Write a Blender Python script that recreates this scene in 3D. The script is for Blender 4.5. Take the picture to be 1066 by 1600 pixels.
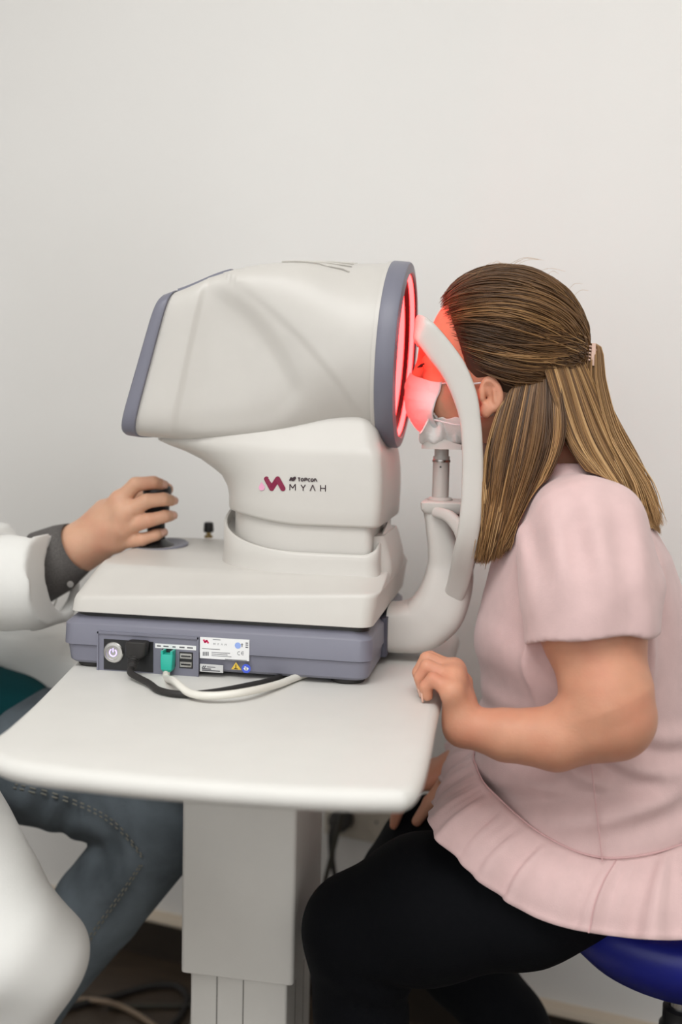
import bpy, bmesh, math, random
import numpy as np
from math import sin, cos, pi, radians, sqrt
from mathutils import Vector, Matrix
random.seed(7); rng = np.random.default_rng(7)
scene = bpy.context.scene
for o in list(bpy.data.objects): bpy.data.objects.remove(o)
COL = scene.collection

# ------------------------------------------------------------------ camera
LENS, SENSOR, IW, IH = 35.0, 24.0, 1066, 1600
FPX = LENS / SENSOR * IW
YAW, PITCH, ROLL, CAMD, CAMH = radians(10), radians(5), radians(1.3), 1.25, 1.07
_f0 = np.array([-sin(YAW), cos(YAW), 0]); _r0 = np.array([cos(YAW), sin(YAW), 0]); _u0 = np.array([0, 0, 1.0])
CF = cos(PITCH) * _f0 - sin(PITCH) * _u0
_u1 = cos(PITCH) * _u0 + sin(PITCH) * _f0
CR = cos(ROLL) * _r0 + sin(ROLL) * _u1
CU = cos(ROLL) * _u1 - sin(ROLL) * _r0
CC = np.array([CAMD * sin(YAW), -CAMD * cos(YAW), CAMH])
def ray(x, y): return CF + (x - IW / 2) / FPX * CR - (y - IH / 2) / FPX * CU
def PY(x, y, Y):
    d = ray(x, y); return CC + d * (Y - CC[1]) / d[1]          # photo pixel -> point in the plane Y
def PZ(x, y, Z):
    d = ray(x, y); return CC + d * (Z - CC[2]) / d[2]          # photo pixel -> point at height Z
cam_d = bpy.data.cameras.new('camera'); cam = bpy.data.objects.new('camera', cam_d); COL.objects.link(cam)
cam_d.lens = LENS; cam_d.sensor_width = SENSOR; cam_d.sensor_fit = 'HORIZONTAL'; cam_d.clip_start = 0.02
m3 = Matrix(((CR[0], CU[0], -CF[0]), (CR[1], CU[1], -CF[1]), (CR[2], CU[2], -CF[2])))
cam.matrix_world = Matrix.Translation(Vector(CC)) @ m3.to_4x4()
cam_d.dof.use_dof = True; cam_d.dof.focus_distance = 1.13; cam_d.dof.aperture_fstop = 2.2
scene.camera = cam

# ------------------------------------------------------------------ light and exposure
scene.view_settings.view_transform = 'Standard'; scene.view_settings.look = 'None'
scene.view_settings.gamma = 1.0; scene.view_settings.use_curve_mapping = False
scene.view_settings.exposure = -0.74
world = bpy.data.worlds.new('world'); scene.world = world; world.use_nodes = True
world.node_tree.nodes['Background'].inputs[0].default_value = (0.9, 0.95, 1.0, 1)
world.node_tree.nodes['Background'].inputs[1].default_value = 0.6
ROOMROT = math.atan2(-0.164, 0.826)                  # the back wall runs at this angle to the instrument
WA = np.array([0.0, 0.507, 0.0])                      # point on the back wall
WU = np.array([cos(ROOMROT), sin(ROOMROT), 0]); WV = np.array([sin(ROOMROT), -cos(ROOMROT), 0])   # along the wall, into the room
def RM(u, v, z): return WA + WU * u + WV * v + np.array([0, 0, z])
RU0, RU1, RV1, RH = -2.3, 2.2, 3.6, 3.0
def area(name, loc, target, sx, sy, power, col):
    L = bpy.data.lights.new(name, 'AREA'); L.shape = 'RECTANGLE'; L.size = sx; L.size_y = sy; L.energy = power; L.color = col
    o = bpy.data.objects.new(name, L); COL.objects.link(o); o.location = Vector(loc)
    o.rotation_euler = (Vector(target) - Vector(loc)).to_track_quat('-Z', 'Y').to_euler(); return o
area('window_daylight', RM(0.15, RV1 - 0.03, 1.45), RM(0.15, 0, 1.4), 2.6, 1.7, 31, (0.97, 0.985, 1.0))
area('ceiling_panel_light', RM(0.35, 2.35, RH - 0.05), RM(0.35, 2.35, 0), 2.2, 1.6, 92, (0.98, 0.99, 0.985))

# ------------------------------------------------------------------ materials
MATS = {}
def mat(name, col, rough=0.5, metal=0.0, spec=0.5, noise=0.0, nscale=30, bump=0.0, bscale=200, emit=None, estr=0, sheen=0, sss=0, coat=0, alpha=None, stretch=None):
    if name in MATS: return MATS[name]
    m = bpy.data.materials.new(name); m.use_nodes = True; MATS[name] = m
    nt = m.node_tree; b = nt.nodes['Principled BSDF']
    b.inputs['Base Color'].default_value = (*col, 1); b.inputs['Roughness'].default_value = rough
    b.inputs['Metallic'].default_value = metal; b.inputs['Specular IOR Level'].default_value = spec
    if sheen: b.inputs['Sheen Weight'].default_value = sheen
    if coat: b.inputs['Coat Weight'].default_value = coat
    if sss:
        b.inputs['Subsurface Weight'].default_value = sss; b.inputs['Subsurface Radius'].default_value = (1.0, 0.35, 0.2); b.inputs['Subsurface Scale'].default_value = 0.006
    tc = nt.nodes.new('ShaderNodeTexCoord'); src = tc.outputs['Object']
    if stretch:
        mp = nt.nodes.new('ShaderNodeMapping'); mp.inputs['Scale'].default_value = stretch; nt.links.new(src, mp.inputs[0]); src = mp.outputs[0]
    nz = nt.nodes.new('ShaderNodeTexNoise'); nz.inputs['Scale'].default_value = nscale; nz.inputs['Detail'].default_value = 4
    nt.links.new(src, nz.inputs['Vector'])
    rp = nt.nodes.new('ShaderNodeValToRGB'); k = max(noise, 0.012)
    rp.color_ramp.elements[0].position = 0.3; rp.color_ramp.elements[1].position = 0.7
    rp.color_ramp.elements[0].color = (*[max(0, c * (1 - k)) for c in col], 1); rp.color_ramp.elements[1].color = (*[min(1, c * (1 + k)) for c in col], 1)
    nt.links.new(nz.outputs['Fac'], rp.inputs[0]); nt.links.new(rp.outputs[0], b.inputs['Base Color'])
    if bump:
        n2 = nt.nodes.new('ShaderNodeTexNoise'); n2.inputs['Scale'].default_value = bscale; n2.inputs['Detail'].default_value = 3
        nt.links.new(src, n2.inputs['Vector'])
        bp = nt.nodes.new('ShaderNodeBump'); bp.inputs['Strength'].default_value = bump; bp.inputs['Distance'].default_value = 0.002
        nt.links.new(n2.outputs['Fac'], bp.inputs['Height']); nt.links.new(bp.outputs[0], b.inputs['Normal'])
    if emit:
        b.inputs['Emission Color'].default_value = (*emit, 1); b.inputs['Emission Strength'].default_value = estr
    return m
def srgb(r, g, b):
    f = lambda c: (c / 255 / 12.92) if c / 255 <= 0.04045 else ((c / 255 + 0.055) / 1.055) ** 2.4
    return (f(r), f(g), f(b))
M_wall = mat('wall_paint', srgb(240, 238, 235), 0.85, spec=0.2, noise=0.015, nscale=2, bump=0.05, bscale=300)
M_ceil = mat('ceiling_paint', srgb(240, 239, 236), 0.9, spec=0.1)
M_trim = mat('cream_trim', srgb(222, 208, 188), 0.4)
M_skirt = mat('dark_skirting', srgb(46, 38, 31), 0.5, noise=0.2, nscale=12)
M_floor = mat('dark_wood_floor', srgb(70, 58, 47), 0.45, noise=0.3, nscale=9, bump=0.1, bscale=40, stretch=(1, 6, 1))
M_tab = mat('table_laminate', srgb(220, 218, 213), 0.45, spec=0.4, bump=0.02, bscale=500)
M_col = mat('table_column_paint', srgb(230, 227, 221), 0.42, spec=0.4)
M_white = mat('instrument_white_plastic', srgb(205, 201, 195), 0.38, spec=0.45, bump=0.03, bscale=900)
M_slate = mat('slate_grey_plastic', srgb(122, 122, 135), 0.42, spec=0.45, bump=0.04, bscale=900)
M_slate2 = mat('dark_slate_plastic', srgb(74, 76, 90), 0.45)
M_black = mat('black_plastic', (0.012, 0.012, 0.013), 0.4)
M_rubber = mat('black_rubber', (0.018, 0.016, 0.015), 0.6)
M_chrome = mat('brushed_steel', (0.62, 0.61, 0.59), 0.25, metal=1.0)
M_label = mat('paper_label', srgb(236, 236, 236), 0.5)
M_ink = mat('label_ink', srgb(95, 95, 100), 0.6)
M_magenta = mat('magenta_print', srgb(128, 8, 58), 0.5)
M_lpink = mat('pink_print', srgb(232, 165, 195), 0.5)
M_dark = mat('dark_print', srgb(52, 30, 38), 0.5)

# ------------------------------------------------------------------ mesh helpers
def thing(name, label, cat, loc=(0, 0, 0), group=None):
    o = bpy.data.objects.new(name, None); COL.objects.link(o); o.location = Vector(loc); o.empty_display_size = 0.05
    o['label'] = label; o['category'] = cat
    if group: o['group'] = group
    return o
def root_loc(p):
    L = Vector((0, 0, 0))
    while p is not None: L = L + Vector(p.location); p = p.parent
    return np.array(L)
def mk(name, verts, faces, m, parent=None, sharp=35, smooth=True, label=None):
    v = np.asarray(verts, float).reshape(-1, 3) - root_loc(parent)
    me = bpy.data.meshes.new(name); me.from_pydata(v.tolist(), [], [list(map(int, f)) for f in faces]); me.validate(); me.update()
    o = bpy.data.objects.new(name, me); COL.objects.link(o)
    if m: me.materials.append(m)
    if smooth:
        me.polygons.foreach_set('use_smooth', [True] * len(me.polygons))
        if sharp: me.set_sharp_from_angle(angle=radians(sharp))
    if parent: o.parent = parent
    if label: o['label'] = label
    return o
def struct(o): o['kind'] = 'structure'; return o
def tag(o, label, cat, group=None):
    o['label'] = label; o['category'] = cat
    if group: o['group'] = group
    return o
def bev(o, w, seg=3, ang=30):
    md = o.modifiers.new('bevel', 'BEVEL'); md.width = w; md.segments = seg; md.limit_method = 'ANGLE'; md.angle_limit = radians(ang); md.harden_normals = False
    return o
class MB:
    def __init__(s): s.v = []; s.f = []
    def add(s, v, f):
        b = len(s.v); s.v += [tuple(p) for p in v]; s.f += [[i + b for i in q] for q in f]; return s
    def box(s, lo, hi, ax=None, org=None):
        x0, y0, z0 = lo; x1, y1, z1 = hi
        p = [(x0, y0, z0), (x1, y0, z0), (x1, y1, z0), (x0, y1, z0), (x0, y0, z1), (x1, y0, z1), (x1, y1, z1), (x0, y1, z1)]
        if ax is not None: p = [tuple(np.array(org) + ax[0] * a + ax[1] * b + ax[2] * c) for a, b, c in p]
        return s.add(p, [(0, 3, 2, 1), (4, 5, 6, 7), (0, 1, 5, 4), (1, 2, 6, 5), (2, 3, 7, 6), (3, 0, 4, 7)])
    def loft(s, rings, cap0=True, cap1=True, closed=True):
        n = len(rings[0]); v = [p for r in rings for p in r]; f = []
        for i in range(len(rings) - 1):
            for j in range(n if closed else n - 1):
                k = (j + 1) % n; f.append((i * n + j, i * n + k, (i + 1) * n + k, (i + 1) * n + j))
        if cap0: f.append(tuple(range(n - 1, -1, -1)))
        if cap1: f.append(tuple((len(rings) - 1) * n + j for j in range(n)))
        return s.add(v, f)
    def tube(s, path, r, n=12, caps=True):
        P = np.asarray(path, float); T = np.gradient(P, axis=0); T /= np.linalg.norm(T, axis=1)[:, None] + 1e-12
        ref = np.array([0, 0, 1.0]) if abs(T[0][2]) < 0.9 else np.array([1.0, 0, 0]); rings = []
        u = np.cross(T[0], ref); u /= np.linalg.norm(u)
        for i, p in enumerate(P):
            u = u - T[i] * (u @ T[i]); u /= np.linalg.norm(u); w = np.cross(T[i], u)
            ri = r[i] if hasattr(r, '__len__') else r
            rings.append([p + ri * (cos(a) * u + sin(a) * w) for a in np.linspace(0, 2 * pi, n, endpoint=False)])
        return s.loft(rings, caps, caps)
    def lathe(s, prof, org, axis, n=48, cap0=True, cap1=True):
        a = np.array(axis, float); a /= np.linalg.norm(a); ref = np.array([0, 1.0, 0]) if abs(a[1]) < 0.9 else np.array([1.0, 0, 0])
        u = np.cross(ref, a); u /= np.linalg.norm(u); w = np.cross(a, u)
        rings = [[np.array(org) + a * t + r * (cos(q) * u + sin(q) * w) for q in np.linspace(0, 2 * pi, n, endpoint=False)] for r, t in prof]
        return s.loft(rings, cap0, cap1)
    def mk(s, name, m, parent=None, **k): return mk(name, s.v, s.f, m, parent, **k)
def spline(pts, n=40):
    P = np.asarray(pts, float); k = len(P); t = np.linspace(0, k - 1, n); out = []
    for q in t:
        i = min(int(q), k - 2); f = q - i
        p0 = P[max(i - 1, 0)]; p1 = P[i]; p2 = P[i + 1]; p3 = P[min(i + 2, k - 1)]
        out.append(0.5 * ((2 * p1) + (-p0 + p2) * f + (2 * p0 - 5 * p1 + 4 * p2 - p3) * f * f + (-p0 + 3 * p1 - 3 * p2 + p3) * f ** 3))
    return np.array(out)
def rr(x0, x1, y0, y1, r, z, n=8):
    out = []
    for cx, cy, a0 in ((x1 - r, y1 - r, 0), (x0 + r, y1 - r, pi / 2), (x0 + r, y0 + r, pi), (x1 - r, y0 + r, 3 * pi / 2)):
        for i in range(n):
            a = a0 + pi / 2 * i / (n - 1); out.append((cx + r * cos(a), cy + r * sin(a), z))
    return out
def sst(a, b, x):
    t = np.clip((np.asarray(x, float) - a) / (b - a), 0, 1); return t * t * (3 - 2 * t)
# ------------------------------------------------------------------ room
def room_box(name, u0, u1, v0, v1, z0, z1, m):
    b = MB().box((u0, v0, z0), (u1, v1, z1), (WU, WV, np.array([0, 0, 1.0])), WA)
    b.f = [f[::-1] for f in b.f]
    return struct(b.mk(name, m, smooth=False))
fl = room_box('floor', RU0, RU1, -0.0, RV1, -0.05, 0, M_floor)
room_box('wall_back', RU0 - 0.1, RU1 + 0.1, -0.1, 0, 0, RH, M_wall)
room_box('wall_left', RU0 - 0.1, RU0, 0, RV1, 0, RH, M_wall)
room_box('wall_right', RU1, RU1 + 0.1, 0, RV1, 0, RH, M_wall)
room_box('ceiling', RU0 - 0.1, RU1 + 0.1, -0.1, RV1 + 0.1, RH, RH + 0.05, M_ceil)
wf = MB(); AXR = (WU, WV, np.array([0, 0, 1.0]))
WX0, WX1, WZ0, WZ1 = -1.15, 1.45, 0.6, 2.3
for lo, hi in (((RU0 - .1, RV1, 0), (WX0, RV1 + .1, RH)), ((WX1, RV1, 0), (RU1 + .1, RV1 + .1, RH)), ((WX0, RV1, 0), (WX1, RV1 + .1, WZ0)), ((WX0, RV1, WZ1), (WX1, RV1 + .1, RH))):
    wf.box(lo, hi, AXR, WA)
struct(wf.mk('wall_front', M_wall, smooth=False))
M_wframe = mat('window_frame_white', srgb(238, 238, 236), 0.4)
wr = bpy.data.objects.new('window_1', None); COL.objects.link(wr); wr.location = Vector(RM(.15, RV1 + 0.05, WZ0)); struct(wr)
b = MB()
for lo, hi in (((WX0, RV1 + .02, WZ0), (WX0 + .06, RV1 + .08, WZ1)), ((WX1 - .06, RV1 + .02, WZ0), (WX1, RV1 + .08, WZ1)), ((WX0 + .06, RV1 + .02, WZ0), (WX1 - .06, RV1 + .08, WZ0 + .06)), ((WX0 + .06, RV1 + .02, WZ1 - .06), (WX1 - .06, RV1 + .08, WZ1)), ((.12, RV1 + .02, WZ0 + .06), (.18, RV1 + .08, WZ1 - .06))):
    b.box(lo, hi, AXR, WA)
b.mk('window_frame', M_wframe, wr, smooth=False)
M_glass = mat('window_glass', (0.9, 0.95, 0.95), 0.02); M_glass.node_tree.nodes['Principled BSDF'].inputs['Transmission Weight'].default_value = 1
for u0, u1 in ((WX0 + .06, .12), (.18, WX1 - .06)):
    MB().box((u0, RV1 + .045, WZ0 + .06), (u1, RV1 + .05, WZ1 - .06), AXR, WA).mk('window_pane', M_glass, wr, smooth=False)
o = MB().box((RU0, 0.0, 0), (RU1, 0.014, 0.076), AXR, WA); o.f = [f[::-1] for f in o.f]; struct(o.mk('baseboard_back', M_skirt, smooth=False))
tr = MB(); prof = [(0, .076), (.020, .076), (.022, .080), (.018, .088), (.008, .092), (0, .092)]
tr.loft([[RM(u, v, z) for v, z in prof] for u in (RU0, RU1)]); struct(tr.mk('trim_1', M_trim))
# ceiling lamp (a flat panel the room is lit by)
cp = thing('ceiling_panel_lamp', 'wide flat white ceiling lamp panel above the instrument table', 'lamp', RM(.35, 2.35, RH - 0.04))
MB().box((-.78, 1.52, RH - 0.035), (1.48, 3.18, RH - 0.001), AXR, WA).mk('frame', M_wframe, cp, smooth=False)
MB().box((-.75, 1.55, RH - 0.04), (1.45, 3.15, RH - 0.0355), AXR, WA).mk('diffuser', mat('lamp_diffuser', (0.9, 0.9, 0.88), 0.6, emit=(1, 0.97, 0.92), estr=1.0), cp, smooth=False)

# ------------------------------------------------------------------ instrument table
TZ = 0.78
tb = thing('instrument_table', 'white instrument table with rounded top on a rectangular lifting column', 'table', (-0.09, -0.02, 0))
oc = spline([(.146, .10), (.146, -.20), (.149, -.34), (.149, -.42), (.143, -.455), (.124, -.466), (.05, -.477), (-.03, -.481), (-.10, -.481), (-.18, -.475), (-.222, -.457), (-.244, -.425), (-.250, -.38), (-.264, -.30), (-.287, -.19), (-.34, .06)], 90)
oc = list(map(tuple, oc[:, :2])) + [(-.345, .12), (-.338, .165), (-.31, .19), (-.2, .193), (.0, .193), (.11, .193), (.138, .182), (.146, .155)]
oc = oc[::-1]; cx0, cy0 = -.09, -.15
def inset(poly, d):
    P = np.array(poly); n = len(P); T = np.roll(P, -1, 0) - np.roll(P, 1, 0); T /= np.linalg.norm(T, axis=1)[:, None]
    return P + np.stack([-T[:, 1], T[:, 0]], 1) * d
A = 0.5 * sum(oc[i][0] * oc[(i + 1) % len(oc)][1] - oc[(i + 1) % len(oc)][0] * oc[i][1] for i in range(len(oc)))
if A < 0: oc = oc[::-1]
TH = 0.021
rings = []
for k in range(9):
    a = -pi / 2 + pi * k / 8; d = 0.011 * (1 - cos(a)); z = TZ - TH / 2 + (TH / 2 - 0.0) * sin(a)
    rings.append([(p[0], p[1], z) for p in inset(oc, d)])
MB().loft(rings).mk('tabletop', M_tab, tb, sharp=50)
bev(MB().loft([rr(-.172, -.028, -.10, .07, .006, z, 5) for z in (.388, .7585)]).mk('column', M_col, tb), .001)
inn = MB().loft([rr(-.163, -.0385, -.088, .058, .004, z, 4) for z in (.07, .40)]).mk('inner_column', M_col, tb)
for x in (-.128, -.094):
    MB().box((x - .0006, -.0886, .075), (x + .0006, -.0878, .388)).mk('groove', mat('groove_shadow_grey', srgb(120, 116, 110), .6), inn, smooth=False)
for y in (-.04, .01):
    MB().box((-.0390, y - .0006, .075), (-.0380, y + .0006, .388)).mk('groove', MATS['groove_shadow_grey'], inn, smooth=False)
bev(MB().loft([rr(-.31, .13, -.2, .16, .03, z, 6) for z in (.025, .07)]).mk('foot_plate', M_col, tb), .006)
for x, y in ((-.27, -.17), (.095, -.17), (-.27, .13), (.095, .13)):
    MB().lathe([(.018, 0), (.02, .003), (.02, .022), (.014, .025)], (x, y, 0), (0, 0, 1), 20).mk('foot', M_rubber, tb)
MB().box((-.20, -.30, .745), (.06, .14, .7592)).mk('support_frame', M_col, tb, smooth=False)
MB().loft([[(-.025, y, .745), (.03, y, .745), (.03, y, .738), (.012, y, .733), (-.025, y, .715)] for y in (-.02, .0)]).mk('bracket', M_slate2, tb, smooth=False)
# ------------------------------------------------------------------ the eye-measuring instrument
DV = thing('optical_biometer', 'white and slate eye-measuring instrument with joystick deck and glowing red ring', 'instrument', (-.12, 0, TZ))
ZB = TZ + .006
# base housing: slate box with a seam, chamfered top and a recess for the sockets
BX0, BX1, BYH = -.301, .0655, .16
lay = [(ZB, .006), (ZB + .003, .003), (ZB + .021, .001), (ZB + .0215, .001)]
MB().loft([rr(BX0 + .003 + d, BX1 - .001 - d, -BYH + d + .0015, BYH - d - .0015, .014, z, 8) for z, d in lay]).mk('base_lower_shell', M_slate, DV)
lay = [(ZB + .022, .0015), (ZB + .0226, .0), (ZB + .046, .0008), (ZB + .0475, .0018), (ZB + .0555, .0105), (ZB + .0575, .016)]
bs = MB().loft([rr(BX0 + d, BX1 - d, -BYH + d, BYH - d, .016, z, 8) for z, d in lay]).mk('base_housing', M_slate, DV)
for x, y in ((-.27, -.13), (.035, -.13), (-.27, .13), (.035, .13)):
    MB().lathe([(.019, 0), (.0205, .002), (.0205, .006), (.016, .0075)], (x, y, TZ), (0, 0, 1), 24).mk('foot', M_rubber, DV)
FY = -BYH
def fp(x, y): p = PY(x, y, FY); return p[0], p[2]
# dark gasket between the base and the cover
MB().loft([rr(BX0 + .013, BX1 - .006, -.150, .150, .016, z, 8) for z in (ZB + .054, ZB + .0625)]).mk('gasket', M_black, DV)
# upper cover
CZ = ZB + .0600
ZT = CZ + .0560
def cov(q, a, b_, h, r, zl=None):
    ring = []
    for p in rr(a, b_, -h, h, r, 0, 12):
        zc = ZB + .0795 + .019 * sst(-.24, .02, p[0])
        z = CZ + zl if zl is not None else zc + (ZT - zc) * q
        if zl is None and q < 0: z = zc + q * .02
        z += .055 * p[1] * (0 if zl is not None else float(np.clip(q, 0, 1)))
        ring.append((p[0], p[1], z))
    return ring
lay = [(0, -.291, .0625, .1560, .016, 0), (0, -.293, .0650, .1580, .016, .001), (-.3, -.2915, .0695, .1570, .017), (-.1, -.2905, .071, .1555, .018), (.0, -.290, .0715, .1535, .019), (.06, -.2898, .0715, .150, .021), (.22, -.2895, .0715, .142, .024), (.5, -.2885, .0715, .128, .030), (.8, -.2865, .0712, .112, .034), (.95, -.283, .070, .106, .034), (1, -.274, .066, .098, .032), (1.0, -.2, .03, .05, .02)]
MB().loft([cov(*L) for L in lay]).mk('deck_cover', M_white, DV, sharp=60)
DZ = CZ + .0536
# pedestal, collar and neck
def sup(xc, xr, yr, n, z, N=72, sq=0.0):
    out = []
    for i in range(N):
        a = 2 * pi * i / N; c, s_ = cos(a), sin(a); r = (abs(c) ** n + abs(s_) ** n) ** (-1 / n); out.append((xc + xr * r * c, yr * r * s_, z))
    return out
def dplan(x0, x1, yh, r, z, p=2.6, xc=-.02, N=40):
    half = [(x1, 0.0), (x1 + .0, yh * .5)]
    for i in range(9):
        t = pi / 2 * i / 8; half.append((x1 - r + r * cos(t), yh - r + r * sin(t)))
    for i in range(1, 4): half.append((x1 - r + (xc - x1 + r) * i / 4, yh))
    for i in range(N + 1):
        t = pi / 2 * i / N; half.append((xc - (xc - x0) * sin(t) ** (2 / p), yh * max(0, cos(t)) ** (2 / p)))
    pts = half + [(x, -y) for x, y in half[-2:0:-1]]
    return [(x, y, z(x, y) if callable(z) else z) for x, y in pts]
def rim(d): return lambda x, y: .9165 + .034 * (1 - min(1, abs(y) / .1035)) ** .62 + .010 * sst(-.02, -.14, x) * (1 - abs(y) / .11) + d
MB().loft([dplan(-.146 + a_, .0625 - a_, .1035 - a_, .016, z) for z, a_ in ((DZ - .010, -.002), (DZ - .003, -.001), (DZ + .003, .0), (DZ + .012, .0006), (rim(-.0015), .001), (rim(0), .0025), (rim(-.001), .0045), (rim(-.012), .005))]).mk('pedestal', M_white, DV, sharp=50)
MB().loft([dplan(-.131, .0530, .0945, .010, z) for z in (DZ + .004, .962)]).mk('collar', M_white, DV)
MB().loft([[(p[0], p[1] * .74, p[2]) for p in dplan(-.06, b_, .1, .02, z)] for z, b_ in ((DZ - .012, .0720), (DZ - .004, .0745), (DZ + .010, .0735), (DZ + .034, .0670), (DZ + .040, .0640))]).mk('end_hump', M_white, DV, sharp=60)
NBZ = lambda d, w=1.0: (lambda x, y: .9515 + .011 * sst(-.03, -.14, x) * w + d)
nl = []
for z, x0, x1, yh, r in [(NBZ(0), -.1345, .0575, .0965, .010), (NBZ(.0012), -.1375, .0610, .0990, .011), (NBZ(.004), -.139, .0630, .1000, .012), (NBZ(.02, .8), -.1390, .0640, .1003, .013), (NBZ(.035, .5), -.1415, .0645, .1003, .013), (NBZ(.05, .3), -.149, .0645, .1, .013), (1.013, -.1605, .0640, .0992, .013), (1.024, -.178, .0632, .0982, .014), (1.033, -.199, .0622, .0970, .015), (1.040, -.221, .061, .0952, .016), (1.046, -.236, .059, .092, .018), (1.055, -.238, .056, .087, .018), (1.08, -.22, .05, .075, .018)]:
    nl.append(dplan(x0, x1, yh, r, z))
MB().loft(nl).mk('neck_housing', M_white, DV, sharp=60)
# head shell: boxy at the screen, round at the ring
HL_b, HL_t = np.array([-.2385, 1.050]), np.array([-.190, 1.226])
HR_b, HR_t = np.array([.0475, 1.0465]), np.array([.0585, 1.2675])
def head_sec(s, N=160, grow=0.0):
    B_ = HL_b + (HR_b - HL_b) * s; T_ = HL_t + (HR_t - HL_t) * s
    T_ = T_ + np.array([0, .011 * sin(pi * min(1, s * 1.0)) + .006 * sst(0, .25, s) * (1 - sst(.3, .9, s))]); B_ = B_ + np.array([0, -.004 * sin(pi * s)])
    W = .106 + .0055 * sst(.25, .8, s); n = 2 + 5.5 * (1 - sst(.10, .96, s)) ** 1.15; out = []
    for i in range(N):
        a = 2 * pi * i / N; c, q = cos(a), sin(a); r = (abs(c) ** n + abs(q) ** n) ** (-1 / n); y = (W + grow) * r * c; t = .5 + .5 * r * q
        L = np.linalg.norm(T_ - B_); t = .5 + (t - .5) * (1 + 2 * grow / L); p = B_ + (T_ - B_) * t
        out.append([p[0], y, p[1]])
    return np.array(out)
# traced crease lines on the side, as (x, z)
def line_xz(pix, Y): return np.array([[PY(x, y, Y)[0], PY(x, y, Y)[2]] for x, y in pix])
crA = spline(line_xz([(330, 436), (352, 447), (400, 482), (440, 535), (466, 585), (474, 612), (462, 640), (430, 665), (380, 678), (300, 684)], -.1), 60)
crB = spline(line_xz([(372, 440), (400, 458), (470, 520), (530, 592), (562, 645), (590, 700)], -.1), 60)
def sdist(P, C):
    a, b_ = C[:-1], C[1:]; d = b_ - a; best = np.full(len(P), 9.0); sg = np.ones(len(P))
    for i in range(len(a)):
        w = P - a[i]; t = np.clip((w @ d[i]) / (d[i] @ d[i]), 0, 1); q = w - t[:, None] * d[i]; L = np.hypot(q[:, 0], q[:, 1])
        cr = d[i][0] * w[:, 1] - d[i][1] * w[:, 0]; u = L < best; best = np.where(u, L, best); sg = np.where(u, np.sign(cr), sg)
    return best * sg
rings = []
for s in np.concatenate([[0], np.linspace(.004, .996, 150), [1]]):
    R_ = head_sec(s); xz = R_[:, [0, 2]]; dA = sdist(xz, crA); dB = sdist(xz, crB); side = sst(.35, .75, np.abs(R_[:, 1]) / .1)
    insB = .0045 * sst(0.0, -.05, dB) + .0022 * sst(.002, -.008, dB)
    insA = .0038 * sst(.004, -.020, dA)
    stp = -.0022 * (1 - sst(.155, .185, s))
    R_[:, 1] -= np.sign(R_[:, 1]) * side * ((insB * sst(.12, .3, s)) + insA + stp * 0 + .0026 * sst(.150, .185, s))
    rings.append(R_.tolist())
hd = MB().loft(rings).mk('head_shell', M_white, DV, sharp=60)
# vent slots on top of the head
for k in range(6):
    y = -.066 + k * .0125
    s0, s1 = .50 + .015 * k, .83; pts = []
    for s in np.linspace(s0, s1, 12):
        R_ = head_sec(s); up = R_[R_[:, 2] > 1.17]; j = np.argmin(np.abs(up[:, 1] - y)); pts.append(up[j] * [1, 0, 1] + [0, y, .0004])
    MB().tube(pts, .0011, 6).mk('vent_slot', mat('vent_shadow_grey', srgb(196, 192, 185), .6), hd)
# grey screen bezel with wedge cap over the top, and the screen
bz = MB(); rg = [head_sec(s, 120, g).tolist() for s, g in ((-.062, -.003), (-.060, -.001), (-.05, .0005), (-.004, .0012), (.0, .0005))]
bz.loft(rg).mk('screen_bezel', M_slate, DV, sharp=50)
cap = MB(); rw = []
for s in np.linspace(-.003, .26, 16):
    R_ = head_sec(s, 120, .0014); up = [R_[i] for i in range(120) if sin(2 * pi * i / 120) > .80]
    w = 1 - s / .262; lo_ = [p - np.array([0, 0, .004]) for p in up]
    rw.append([p + np.array([0, 0, .0016 * w]) for p in up] + lo_[::-1])
cap.loft(rw).mk('top_cap', M_slate, DV, sharp=40)
sc0 = head_sec(-.062, 120, -.010); sc1 = head_sec(-.0635, 120, -.010)
MB().loft([sc0.tolist(), sc1.tolist()]).mk('touch_screen', mat('screen_glass', (.02, .024, .03), .08, coat=.5), DV)
# ring
rt = (HR_t - HR_b); rt /= np.linalg.norm(rt); RAX = np.array([rt[1], 0, -rt[0]]); RC = np.array([(HR_b[0] + HR_t[0]) / 2, 0, (HR_b[1] + HR_t[1]) / 2])
MB().lathe([(.108, -.003), (.1125, -.0025), (.1128, .0), (.1124, .002), (.1085, .002)], RC, RAX, 96).mk('rear_lip', M_white, DV)
MB().lathe([(.1085, .001), (.1128, .0022), (.1135, .0035), (.1130, .0215), (.1115, .0235), (.1010, .0255), (.0995, .0240)], RC, RAX, 128, True, False).mk('ring', M_slate, DV, sharp=40)
M_red = mat('red_ring_glow', (.9, .08, .08), .5, emit=(1.0, .028, .028), estr=23)
M_redd = mat('dark_red_bowl', (.05, .004, .006), .35)
bowl = [(.0995, .0240, 0), (.0985, .0215, 1), (.0970, .0160, 0), (.0945, .0090, 1), (.0900, .0020, 0), (.083, -.004, 1), (.076, -.009, 0), (.064, -.014, 1), (.057, -.017, 0), (.044, -.0205, 1), (.038, -.022, 0), (.016, -.025, 0)]
RG = [o for o in bpy.data.objects if o.name == 'ring'][0]
dk = MB()
for (r0, t0, e), (r1, t1, _) in zip(bowl[:-1], bowl[1:]):
    if e: MB().lathe([(r0, t0), (r1, t1)], RC, RAX, 96, False, False).mk('light_ring', M_red, RG)
    else: dk.lathe([(r0, t0), (r1, t1)], RC, RAX, 96, False, False)
dk.mk('bowl', M_redd, RG)
MB().lathe([(.016, -.024), (.0155, -.020), (.013, -.0195), (.0125, -.023), (.004, -.0225)], RC, RAX, 40).mk('lens', M_black, RG)
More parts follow.
